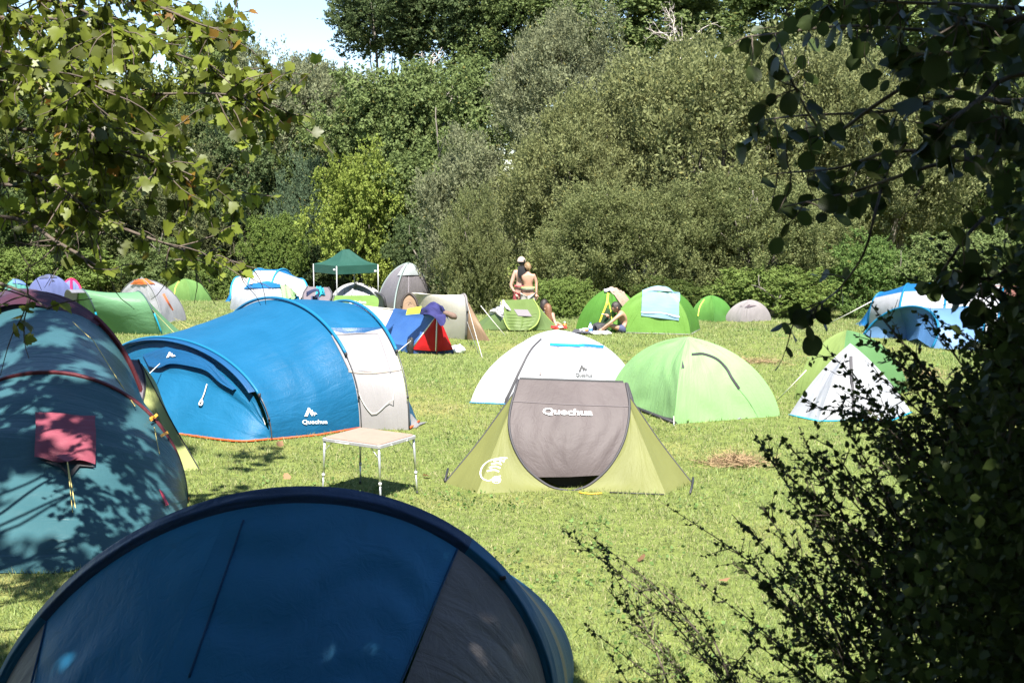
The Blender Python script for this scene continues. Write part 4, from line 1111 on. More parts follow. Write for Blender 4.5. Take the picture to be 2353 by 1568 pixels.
# ---- left background tents
def left_tents():
    t = Thing('tunnel_tent', 'pale green tunnel tent behind the teal family tent', 'tent', gnd(280, 768))
    f1 = gnd(232, 766); f2 = gnd(372, 768); 
    h1 = hoop(f1, at(188, 664, 29.8), onground(f1.x - 0.9, 31.4), 33, 0.9); h2 = hoop(f2, at(318, 669, 30.3), onground(f2.x - 1.0, 31.6), 33, 0.9)
    sf = fabric(SEAF, 0.25, 0.45, 1.2, (3.0, 1.3)); gy = fabric((0.14, 0.14, 0.17), 0.1)
    t.panel('roof_panel', [h1, h2], sf, 18, 0.06, (0.05, 2.5, 0.8))
    e = gnd(205, 752)
    g = spline([f1, e, onground(f1.x - 0.9, 31.4)], 33)
    t.panel('door_panel', [h1, g], sf, 12, 0.1, (0.06, 3, 1))
    h0 = h1 * 0.9 + 0.1 * ((h1[0] + h1[-1]) / 2) + np.array([-0.35, -0.05, 0.10])
    t.panel('door_awning', [h1[12:30], h0[12:30]], gy, 5, 0.0)
    rm = fabric((0.06, 0.10, 0.10), wrinkle=0.2); bl = fabric((0.02, 0.35, 0.55), wrinkle=0.2)
    for h in (h1, h2):
        t.tube('pole_sleeve', h[5:28], 0.02, rm); t.tube('pole_foot', h[:6], 0.022, bl)
    gb = onground(f2.x + 0.15, 31.0)
    t.panel('end_panel', [h2, spline([f2, gb, onground(f2.x - 1.0, 31.6)], 33)], sf, 8, 0.03)
    guy(t, h2[6], gnd(442, 806), M_YROPE, 0.005)
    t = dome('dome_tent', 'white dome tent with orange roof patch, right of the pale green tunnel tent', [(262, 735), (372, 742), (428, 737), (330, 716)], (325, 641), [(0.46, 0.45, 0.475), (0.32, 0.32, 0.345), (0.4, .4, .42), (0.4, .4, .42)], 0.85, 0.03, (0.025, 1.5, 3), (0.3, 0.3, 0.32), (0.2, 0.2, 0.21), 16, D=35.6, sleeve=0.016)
    t.cloth('roof_patch', [(313, 642), (336, 642), (356, 653), (300, 653)], fabric((0.60, 0.15, 0.035), 0.2, 0.5), t.pan[0], 0.03, 10, 6, 0.004)
    t.strip('orange_stripe', [(373, 676), (384, 695), (396, 713)], (0.10, 0.05), fabric((0.60, 0.14, 0.06), 0.2), t.pan[1], 0.02, 10)
    for b in ((438, 760), (450, 752)): guy(t, at(400, 730, 35), gnd(*b), M_YROPE, 0.005)
    t = dome('dome_tent', 'plain mid-green dome tent at the foot of the left-hand trees', [gD(376, 61), gD(438, 59.6), gD(486, 61)], (424, 640), [(0.125, 0.225, 0.06), (0.115, 0.225, 0.065), SEAF, SEAF], 0.9, 0.02, (0.02, 1, 3), None, None, 12)
    t.strip('zip', [(412, 646), (404, 660), (401, 676)], 0.05, fabric((0.6, 0.62, 0.08), wrinkle=0.2), t.pan[0], 0.02, 8)
    t = dome('dome_tent', 'lilac-blue dome tent showing over the teal tent', [gD(58, 58.5), gD(120, 57.2), gD(172, 58.5)], (112, 630), [(0.125, 0.145, 0.31), (0.125, 0.15, 0.32), (0.11, .14, .29), (0.11, .14, .29)], 0.9, 0.02, (0.02, 1, 3), None, None, 12, D=58)
    t.cloth('roof_vent', [(100, 632), (124, 632), (132, 638), (90, 640)], fabric((0.09, 0.10, 0.16)), t.pan[0], 0.03, 8, 3, 0.002)
    mountain_logo(t, 122, 645, 8, 5, M_DARK, t.pan[0])
    t = dome('dome_tent', 'small teal and blue dome tent left of the lilac tent', [gD(6, 60), gD(40, 58.8), gD(80, 60)], (34, 641), [(0.10, 0.30, 0.24), (0.08, 0.26, 0.22), (0.12, .2, .5), (0.12, .2, .5)], 0.9, 0.02, (0.02, 1, 3), None, (0.03, 0.05, 0.06), 12, D=60, sleeve=0.02)
    t.cloth('blue_cover', [(30, 642), (54, 644), (62, 656), (30, 650)], fabric((0.12, 0.20, 0.55)), t.pan[1], 0.04, 6, 5, 0.004)
    t = dome('dome_tent', 'red-edged blue dome tent right of the lilac tent', [gD(138, 60.5), gD(165, 59.6), gD(192, 60.5)], (164, 641), [(0.15, 0.19, 0.42), (0.14, 0.18, 0.40), (0.10, .03, .1), (0.10, .03, .1)], 0.95, 0.02, (0.02, 1, 3), None, (0.62, 0.02, 0.10), 12, D=61, sleeve=0.06)
left_tents()
# ------------------------------------------------------------------ leaves and trees
def unit(a): return a / np.maximum(np.linalg.norm(a, axis=-1, keepdims=True), 1e-9)
def frames(dirs, normals):
    y = unit(dirs); z = unit(normals - (normals * y).sum(-1, keepdims=True) * y); x = np.cross(y, z)
    return np.stack([x, y, z], -1)          # columns
def scatter(Vb, Fb, P, R, S, rng=None, ncol=2):
    """many copies of a small leaf as one mesh; returns V, F, colour"""
    rng = rng or RNG
    Vb = np.asarray(Vb, float); Fb = np.asarray(Fb, int)
    n, k = len(P), len(Vb)
    S = np.asarray(S, float)
    if S.ndim == 1: S = S[:, None]
    V = np.einsum('nij,nkj->nki', R, Vb[None] * S[:, None, :]) + P[:, None, :]
    F = Fb[None] + (np.arange(n) * k)[:, None, None]
    c = np.repeat(rng.random((n, 3)), k, axis=0)
    return V.reshape(-1, 3), F.reshape(-1, Fb.shape[1]), c
DIAMOND_V = [(0, 0, 0), (0.24, 0.45, 0.05), (0, 1, 0), (-0.24, 0.45, 0.05)]; DIAMOND_F = [(0, 1, 2, 3)]
BROAD_V = [(0, 0, 0), (0.42, 0.42, 0.06), (0, 1, -0.05), (-0.42, 0.42, 0.06)]
OVAL_V = [(0, 0, 0), (0.30, 0.25, 0.05), (0.36, 0.55, 0.05), (0, 1, -0.03), (-0.36, 0.55, 0.05), (-0.30, 0.25, 0.05), (0, 0.45, 0)]
OVAL_F = [(6, 0, 1), (6, 1, 2), (6, 2, 3), (6, 3, 4), (6, 4, 5), (6, 5, 0)]
_half = [(0.0, 0.0), (0.16, 0.0), (0.36, 0.02), (0.40, 0.16), (0.62, 0.36), (0.46, 0.44), (0.46, 0.66), (0.28, 0.64), (0.20, 0.80), (0.0, 1.0)]
PLANE_V = [(x, y, 0.10 * abs(x) - 0.12 * y * y) for x, y in _half] + [(-x, y, 0.10 * abs(x) - 0.12 * y * y) for x, y in _half[1:-1]] + [(0, 0.35, -0.02)]
_ring = list(range(0, 10)) + list(range(17, 9, -1))
PLANE_F = [(18, _ring[i], _ring[(i + 1) % len(_ring)]) for i in range(len(_ring))]

def rand_dirs(n, rng, up=0.0):
    d = rng.normal(size=(n, 3)); d[:, 2] += up
    return unit(d)

def tubes_mesh(lst, sides=5):
    V, F = [], []
    for pts, r in lst:
        v, f = tube_arr(pts, r, sides); o = sum(len(x) for x in V)
        V.append(v); F += [[i + o for i in q] for q in f]
    return np.concatenate(V), F

def limbs(start, direction, length, radius, depth, rng, spread=0.7, up=0.15, out=None, wob=0.12, kids=(2, 4)):
    """recursive boughs as tapered polylines"""
    out = [] if out is None else out
    p = np.array(start, float); d = unit(np.array(direction, float)); n = 7
    pts = [p.copy()]
    for i in range(n - 1):
        d = unit(d + rng.normal(size=3) * wob + np.array([0, 0, up * 0.15]))
        p = p + d * length / (n - 1)
        pts.append(p.copy())
    out.append((np.array(pts), np.linspace(radius, radius * 0.45, n)))
    if depth > 0:
        for k in range(rng.integers(kids[0], kids[1] + 1)):
            i = rng.integers(2, n)
            nd_ = unit(d + rng.normal(size=3) * spread + np.array([0, 0, up]))
            limbs(pts[i], nd_, length * rng.uniform(0.5, 0.75), radius * 0.5, depth - 1, rng, spread, up, out, wob, kids)
    return out

def crown_mesh(kind, seed, nclump=130, shoots=15, per=14):
    """a crown of radius 1 and height 2 standing on z = 0"""
    r = np.random.default_rng(seed)
    d = unit(r.normal(size=(nclump, 3)) + np.array([0, 0, 0.25]))
    rad = r.uniform(0.45, 0.92, nclump) * (1 + 0.16 * np.sin(3 * d[:, 0] + seed) + 0.14 * np.sin(5 * d[:, 1] + 2 * seed) + 0.10 * np.sin(7 * d[:, 2] + 4 * d[:, 0] + seed))
    C = d * rad[:, None]
    cs = r.uniform(0.10, 0.32, nclump) * (0.72 if kind == 'bigwillow' else 1.0)
    n = nclump * shoots
    ci = np.repeat(np.arange(nclump), shoots)
    sd = unit(r.normal(size=(n, 3)) + 0.7 * C[ci])
    base = C[ci] + sd * (cs[ci] * r.uniform(0.2, 0.95, n))[:, None]
    if kind == 'willow':
        gd = unit(sd * 0.6 + np.array([0, 0, 1.0]) + r.normal(size=(n, 3)) * 0.3); L = r.uniform(0.09, 0.22, n); per_s = per
        Vb, size, asp = DIAMOND_V, 0.042, 0.95
    elif kind == 'bigwillow':
        gd = unit(sd * 0.6 + np.array([0, 0, 1.0]) + r.normal(size=(n, 3)) * 0.3); L = r.uniform(0.05, 0.13, n); per_s = per
        Vb, size, asp = DIAMOND_V, 0.029, 0.95
    elif kind == 'oak':
        gd = unit(sd + r.normal(size=(n, 3)) * 0.5); L = r.uniform(0.05, 0.13, n); per_s = per
        Vb, size, asp = BROAD_V, 0.036, 1.0
    else:
        gd = unit(sd + np.array([0, 0, 0.2]) + r.normal(size=(n, 3)) * 0.5); L = r.uniform(0.06, 0.15, n); per_s = per
        Vb, size, asp = BROAD_V, 0.040, 0.9
    li = np.repeat(np.arange(n), per_s)
    m = len(li)
    P = base[li] + gd[li] * (L[li] * r.random(m))[:, None] + r.normal(size=(m, 3)) * 0.012
    if 'willow' in kind:
        ld = unit(gd[li] + r.normal(size=(m, 3)) * 0.55)
    else:
        ld = unit(r.normal(size=(m, 3)) + np.array([0, 0, -0.25]) + 0.5 * sd[li])
    nr = unit(r.normal(size=(m, 3)) * 0.55 + np.array([0, -0.15, 0.6]) + 0.75 * sd[li])
    S = size * r.uniform(0.7, 1.3, m)
    P[:, 2] = P[:, 2] + 1.0
    V, F, c = scatter(Vb, DIAMOND_F, P, frames(ld, nr), np.stack([S * asp, S, S], 1), r)
    # colour: each shoot has its own tone, the tips of the shoots are younger
    tone = np.repeat(np.repeat(r.random(n), per_s), 4); ct = np.repeat(np.repeat(r.random(nclump), shoots * per_s), 4)
    c[:, 0] = 0.35 * c[:, 0] + 0.35 * tone + 0.3 * ct
    return mesh_np(kind + '_leaves', V, F, False, c)
def trunk_mesh(seed, kind):
    r = np.random.default_rng(seed)
    out = []
    for k in range(4 if kind == 'willow' else 1):
        a = k * 1.6
        limbs((0.05 * math.cos(a), 0.05 * math.sin(a), -0.08), (0.4 * math.cos(a), 0.4 * math.sin(a), 1.0) if kind == 'willow' else (0, 0, 1), 0.9, 0.045 if kind == 'willow' else 0.07, 2, r, 0.6, 0.4, out)
    V, F = tubes_mesh(out, 5)
    return mesh_np('trunk', V, F)

M_BARK = plain((0.16, 0.14, 0.115), 0.9, 0, 0.6, 14.0, 0.35)
M_DEAD = plain((0.42, 0.37, 0.33), 0.9, 0, 0.4, 20.0, 0.25)
M_TREE = leaf_mat('tree_leaves', objcol=True, trans=0.42, rough=0.6, spec=0.15, var=0.30, alt=(0.24, 0.21, 0.06), altamt=0.03)
CROWNS = {'willow': [crown_mesh('willow', s, 230, 20, 16) for s in (1, 2)], 'bigwillow': [crown_mesh('bigwillow', s, 430, 20, 14) for s in (4, 5)], 'broad': [crown_mesh('broad', s, 190, 19, 15) for s in (11, 12)], 'oak': [crown_mesh('oak', s, 200, 20, 14) for s in (21, 22)]}
TRUNKS = {'willow': trunk_mesh(5, 'willow'), 'bigwillow': trunk_mesh(8, 'willow'), 'broad': trunk_mesh(6, 'broad'), 'oak': trunk_mesh(7, 'broad')}
for l in CROWNS.values():
    for me in l: me.materials.append(M_TREE)
for me in TRUNKS.values(): me.materials.append(M_BARK)
_tc = 0
def tree(name, label, cx, top, base, hw, D, kind, color, cat='tree', depth=1.0):
    """crown seen from view row top down to base, half width hw, at distance D"""
    global _tc
    _tc += 1
    P0 = at(cx, base, D); P1 = at(cx, top, D)
    g = float(terrain(P0.x, D))
    o = bpy.data.objects.new(name, None); COL.objects.link(o)
    o.location = (P0.x, D, g); o['label'] = label; o['category'] = cat
    h = P1.z - P0.z; w = hw / FPX * D
    cr = bpy.data.objects.new('crown', CROWNS[kind][_tc % len(CROWNS[kind])]); COL.objects.link(cr); cr.parent = o
    cr.location = (0, 0, P0.z - g); cr.scale = (w, w * depth, h / 2); cr.rotation_euler = (0, 0, (_tc * 2.1) if cat == 'tree' else math.pi * (_tc % 2))
    cr.scale = (w, w * (depth if cat == 'tree' else 0.6), h / 2)
    cr.color = c4(color)
    tk = bpy.data.objects.new('trunk', TRUNKS[kind]); COL.objects.link(tk); tk.parent = o
    hh = P1.z - g
    tk.scale = (w * 0.8, w * 0.8, hh * 0.64); tk.rotation_euler = (0, 0, _tc * 1.3)
    return o
OL = (0.180, 0.195, 0.080); OLG = (0.195, 0.210, 0.115); DG = (0.085, 0.118, 0.046); MG = (0.138, 0.182, 0.062); YG = (0.205, 0.255, 0.050); BR = (0.160, 0.220, 0.055); BG = (0.090, 0.130, 0.072)
TREES = [
 ('willow_tree', 'huge olive willow filling the slope right of centre above the green tents', 1640, 30, 700, 350, 47, 'bigwillow', OL, 'tree'),
 ('willow_tree', 'olive willow directly behind the two standing men', 1330, 210, 720, 230, 45, 'bigwillow', OL, 'tree'),
 ('willow_tree', 'grey-green willow between the yellow-green tree and the standing men', 1090, 345, 690, 140, 50, 'willow', OLG, 'tree'),
 ('willow_tree', 'pale grey-green willow below the skyline, left of the bare dead branches', 1290, 15, 480, 190, 62, 'bigwillow', OLG, 'tree'),
 ('willow_tree', 'broad grey-olive willow under the gap of blue sky', 720, 96, 560, 230, 74, 'bigwillow', OLG, 'tree'),
 ('leafy_tree', 'bright green tree with dead limbs high in the middle', 930, 130, 520, 170, 68, 'broad', MG, 'tree'),
 ('oak_tree', 'dark oak standing on the skyline right of the blue sky gap', 868, -60, 150, 140, 86, 'oak', DG, 'tree'),
 ('oak_tree', 'dark oak on the skyline at the top middle', 1040, -90, 200, 150, 86, 'oak', DG, 'tree'),
 ('oak_tree', 'green oak on the skyline behind the bare dead branches', 1430, -90, 200, 230, 82, 'oak', MG, 'tree'),
 ('oak_tree', 'oak on the skyline above the huge olive willow', 1800, -110, 200, 250, 80, 'oak', MG, 'tree'),
 ('leafy_tree', 'yellow-green tree standing right behind the green gazebo', 845, 345, 680, 115, 63.5, 'broad', YG, 'tree'),
 ('shrub', 'blue-green dark shrub left of the yellow-green tree', 690, 400, 680, 95, 67, 'willow', BG, 'shrub'),
 ('leafy_tree', 'very dark tree left of centre over the blue and white tunnel tent', 570, 270, 640, 140, 70, 'oak', DG, 'tree'),
 ('leafy_tree', 'green tree reaching into the sky beside the plane branches', 500, 30, 420, 95, 80, 'oak', MG, 'tree'),
 ('leafy_tree', 'yellowish tree behind the plane branches', 330, 140, 560, 190, 78, 'broad', (0.13, 0.15, 0.035), 'tree'),
 ('leafy_tree', 'dark tree in the top left corner behind the plane leaves', 90, 120, 600, 220, 78, 'oak', DG, 'tree'),
 ('willow_tree', 'dull olive willow above the mid-green dome tent', 420, 340, 690, 160, 69, 'willow', (0.12, 0.135, 0.06), 'tree'),
 ('leafy_tree', 'olive tree above the orange-patched white tent', 240, 400, 690, 150, 68, 'oak', (0.075, 0.095, 0.03), 'tree'),
 ('leafy_tree', 'dark tree above the lilac tent', 60, 380, 690, 160, 68, 'broad', (0.065, 0.095, 0.03), 'tree'),
 ('shrub', 'bright green shrub just left of the dark blue-green shrub', 640, 482, 690, 75, 65, 'broad', (0.12, 0.17, 0.035), 'shrub'),
 ('shrub', 'light green shrub at the ground left of the blue and white tunnel tent', 500, 585, 695, 55, 63.5, 'broad', BR, 'shrub'),
 ('shrub', 'dark green shrub between gazebo and tall grey dome tent', 985, 480, 700, 85, 60, 'broad', DG, 'shrub'),
 ('shrub', 'mid-green shrub under the plane branches behind the orange-patched tent', 370, 560, 700, 100, 65, 'oak', MG, 'shrub'),
 ('shrub', 'light green bramble bank behind the lilac tent', 130, 560, 690, 140, 65, 'broad', BR, 'shrub'),
 ('shrub', 'pale green bramble bank at the far left edge', -20, 545, 690, 110, 64.5, 'broad', BR, 'shrub'),
 ('shrub', 'dark green shrub behind the green gazebo legs', 770, 560, 700, 120, 66, 'oak', DG, 'shrub'),
 ('willow_tree', 'dark green willow bush right of the standing men', 1430, 400, 745, 200, 40, 'bigwillow', (0.155, 0.175, 0.068), 'tree'),
 ('willow_tree', 'tall narrow willow bush left of the standing men', 1095, 470, 740, 85, 41, 'willow', (0.160, 0.180, 0.072), 'tree'),
 ('willow_tree', 'dark green willow bush above the small grey tent', 1740, 380, 745, 220, 41, 'bigwillow', (0.155, 0.177, 0.068), 'tree'),
 ('shrub', 'bright bramble bush right of the two standing men', 1290, 632, 745, 75, 37.0, 'broad', BR, 'shrub'),
 ('shrub', 'green bramble bush behind the towel tent', 1560, 640, 745, 110, 38.0, 'broad', (0.085, 0.12, 0.03), 'shrub'),
 ('shrub', 'yellow-green bramble bank above the small grey tent', 1770, 605, 742, 130, 38.0, 'broad', BR, 'shrub'),
 ('shrub', 'bright young shrub with upright shoots left of the blue and white tent', 2010, 540, 745, 110, 38.5, 'broad', (0.12, 0.19, 0.05), 'shrub'),
 ('shrub', 'green shrub behind the brown tarpaulin', 2230, 520, 740, 160, 38, 'broad', MG, 'shrub'),
 ('willow_tree', 'olive willow behind the hanging black branches', 2020, 90, 660, 260, 45, 'bigwillow', OL, 'tree'),
 ('leafy_tree', 'green tree behind the dark bush at the right edge', 2300, 80, 640, 250, 46, 'broad', (0.11, 0.145, 0.045), 'tree'),
 ('willow_tree', 'olive willow higher up the slope behind the huge olive willow', 1560, 110, 640, 260, 60, 'bigwillow', OL, 'tree'),
 ('willow_tree', 'olive willow high on the slope left of the hanging black branches', 1860, 100, 640, 250, 60, 'bigwillow', OL, 'tree'),
 ('leafy_tree', 'green tree high on the slope behind the hanging black branches', 2140, 110, 620, 250, 60, 'broad', MG, 'tree'),
 ('oak_tree', 'oak on the skyline between the dark oaks and the pale grey-green willow', 1200, -80, 220, 150, 84, 'oak', MG, 'tree'),
 ('oak_tree', 'tall oak on the skyline at the top right behind the black branches', 2120, -120, 240, 240, 78, 'oak', MG, 'tree'),
 ('leafy_tree', 'green tree halfway up the slope behind the bright green tree', 1060, 120, 420, 150, 72, 'broad', MG, 'tree'),
 ('leafy_tree', 'mid-green tree left of the bright green tree, under the sky gap willow', 790, 250, 600, 150, 70, 'broad', MG, 'tree'),
 ('leafy_tree', 'dark wooded tree filling the slope behind the tall narrow willow', 1000, 320, 650, 160, 64, 'oak', MG, 'tree'),
 ('leafy_tree', 'dim olive tree on the slope behind the plane branches', 180, 220, 600, 180, 74, 'oak', (0.10, 0.125, 0.04), 'tree'),
 ('leafy_tree', 'green tree on the slope left of the very dark tree', 470, 200, 560, 130, 73, 'broad', (0.095, 0.125, 0.045), 'tree'),
]
for a in TREES: tree(*a)
# the wood further up the slope, seen only in gaps between the trees
def woodland():
    r = np.random.default_rng(5)
    n = 60000
    x = r.uniform(-55, 60, n); e = np.clip(66 - 1.0 * np.clip(x + 2, 0, 26), 42, 66)
    y = e + 3 + r.random(n) ** 0.8 * 26
    z = terrain(x, y) + r.random(n) * 3.2
    P = np.stack([x, y, z], 1)
    S = r.uniform(0.18, 0.36, n)
    V, F, c = scatter(BROAD_V, DIAMOND_F, P, frames(rand_dirs(n, r, -0.2), rand_dirs(n, r, 0.8)), S, r)
    o = link('undergrowth', mesh_np('undergrowth', V, F, False, c), M_TREE)
    o.color = c4(DG); o['kind'] = 'stuff'; o['label'] = 'dense undergrowth on the wooded slope between the trees'
    # low weeds and dry stems along the foot of the hedge
    n = 16000
    x = r.uniform(-30, 30, n); e = np.clip(65 - 1.0 * np.clip(x + 2, 0, 26), 39, 65) - 1.0 - 3.5 * (x > 2)
    y = e + r.random(n) * 3
    P = np.stack([x, y, terrain(x, y) + r.random(n) ** 2 * 0.8], 1)
    V, F, c = scatter(DIAMOND_V, DIAMOND_F, P, frames(rand_dirs(n, r, 0.8), rand_dirs(n, r, 0.3)), r.uniform(0.1, 0.22, n), r)
    o = link('weeds', mesh_np('weeds', V, F, False, c), M_TREE); o.color = c4((0.13, 0.15, 0.05)); o['kind'] = 'stuff'; o['label'] = 'weeds and dry stems along the foot of the bushes'
woodland()
def dead_tree(label, px, py, D, h, seed, lean=(0, 0, 1), depth=3, base=None):
    r = np.random.default_rng(seed)
    p = at(px, py, D)
    t = Thing('dead_tree', label, 'tree', onground(p.x, D))
    t.tube('trunk', spline([t.loc, (t.loc + p) / 2 + Vector((0.2, 0, 0)), p], 8), np.linspace(0.16, 0.08, 8), M_DEAD, None, 7)
    for k in range(4):
        d = np.array(lean) + np.array([(k - 1.5) * 0.55, r.normal() * 0.3, r.normal() * 0.15])
        V, F = tubes_mesh(limbs(vv(p), d, h, 0.05, depth, r, 0.75, 0.1, None, 0.22, (2, 3)), 5)
        t.raw('bare_limb', V, F, M_DEAD)
dead_tree('bare silvery dead tree sticking out above the huge olive willow', 1560, 120, 60, 1.5, 4, (-0.1, -0.1, 1))
dead_tree('broken dead trunk standing in the bright green tree', 990, 150, 70.5, 0.9, 9, (0.1, -0.2, 0.8), 1)
dead_tree('dead pale branches lying in the gap left of the olive willow', 1015, 245, 69.0, 1.3, 12, (0.3, -0.5, 0.25), 2)

# ------------------------------------------------------------------ foreground plane tree, upper left
M_PLANE = leaf_mat('plane_leaves', (0.135, 0.165, 0.022), 0.5, 0.42, 0.4, var=0.6, alt=(0.30, 0.13, 0.03), altamt=0.05)
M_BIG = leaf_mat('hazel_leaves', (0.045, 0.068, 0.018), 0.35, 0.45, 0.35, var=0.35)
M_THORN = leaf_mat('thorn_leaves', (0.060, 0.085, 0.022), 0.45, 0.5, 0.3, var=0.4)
M_TWIG = plain((0.085, 0.065, 0.05), 0.85, 0, 0.4, 30, 0.3)

def leaf_sets(t, parent, Vb, Fb, P, R, S, mat, seed, most=300):
    """the leaves that show largest become objects, the rest one part of kind stuff"""
    r = np.random.default_rng(seed)
    x, y, d = pxof(P)
    vis = (x > 0) & (x < 2352) & (y > 0) & (y < 1568) & (d > 0.5)
    score = np.where(vis, S / np.maximum(d, 0.3), -1)
    order = np.argsort(-score)
    pick = order[:most]; pick = pick[score[pick] > 0]
    rest = np.setdiff1d(np.arange(len(P)), pick)
    Fb = np.asarray(Fb); bases = []
    for k in range(8):
        c = np.repeat(r.random((1, 3)), len(Vb), 0)
        if k != 7: c[:, 1] *= 0.9
        W = np.array(Vb, float); W[:, 2] = W[:, 2] * r.uniform(-0.5, 2.6) + 0.22 * r.normal() * W[:, 0] * W[:, 1] - 0.25 * r.random() * W[:, 1] ** 2; W[:, 0] *= r.uniform(0.8, 1.1)
        me = mesh_np('leaf', W, Fb, True, c); me.materials.append(mat); bases.append(me)
    for i in pick:
        o = bpy.data.objects.new('leaf', bases[r.integers(8)])
        M = Matrix([[*(R[i][a] * S[i]), P[i][a] - t.loc[a]] for a in range(3)] + [[0, 0, 0, 1]])
        COL.objects.link(o); o.parent = parent; o.matrix_local = M
    if len(rest):
        V, F, c = scatter(Vb, Fb, P[rest], R[rest], S[rest], r)
        o = t.raw('foliage', V, F, mat, parent, smooth=True, col=c); o['kind'] = 'stuff'

def leafy_twigs(bough, r, n, tl, step, leafsize, droop, spread=0.8, fan=None, dens=None):
    """side twigs along a bough; returns twig tubes and leaf positions, directions, sizes"""
    tw, LP, LD, LS = [], [], [], []
    m = len(bough)
    for k in range(n):
        s = r.random() ** (0.8 if dens is None else dens)
        i = min(int(s * (m - 1)), m - 2)
        p = bough[i] * (1 - (s * (m - 1) - i)) + bough[i + 1] * (s * (m - 1) - i)
        d = unit(bough[i + 1] - bough[i])
        d = unit(d * 0.8 + r.normal(size=3) * spread + np.array([0, 0, -droop]))
        L = tl * r.uniform(0.5, 1.2); q = 6
        pts = [p]
        for j in range(q):
            d = unit(d + r.normal(size=3) * 0.15 + np.array([0, 0, -droop * 0.15])); pts.append(pts[-1] + d * L / q)
        pts = np.array(pts)
        tw.append((pts, np.linspace(0.006, 0.002, q + 1)))
        nl = max(2, int(L / step))
        for j in range(nl):
            f = (j + 0.6) / nl * q; a = min(int(f), q - 1)
            pp = pts[a] * (1 - (f - a)) + pts[min(a + 1, q)] * (f - a)
            LP.append(pp); LD.append(unit(d * 0.5 + r.normal(size=3) * 0.7 + np.array([0, 0, -droop]))); LS.append(leafsize * r.uniform(0.6, 1.2))
    return tw, LP, LD, LS

_ct = 1 / math.tan(SUN_EL); _sh = Vector((SUN_X, SUN_Y)).normalized()
def landing(P, z0=0.0):
    k = (P[:, 2] - z0) * _ct
    return P[:, 0] - _sh.x * k, P[:, 1] - _sh.y * k
def over(r, x0, x1, y0, y1, zl, n, patch=None):
    """leaf places in the crown whose shade falls on a given stretch of ground"""
    lx = r.uniform(x0, x1, n); ly = r.uniform(y0, y1, n); z = r.uniform(9.0, 15.0, n)
    if patch:
        k = np.sin(lx * 2.3 + 1.7 * np.sin(ly * 1.1)) * np.sin(ly * 1.9 + 1.3 * np.sin(lx * 1.7)) + 0.35 * np.sin(lx * 6.1 + ly * 4.3)
        keep = k > patch; lx, ly, z = lx[keep], ly[keep], z[keep]
    P = np.stack([lx + _sh.x * (z - zl) * _ct, ly + _sh.y * (z - zl) * _ct, z], 1)
    x, y, d = pxof(P)
    return P[(y < -60) | (d < 0) | (x < -150)]
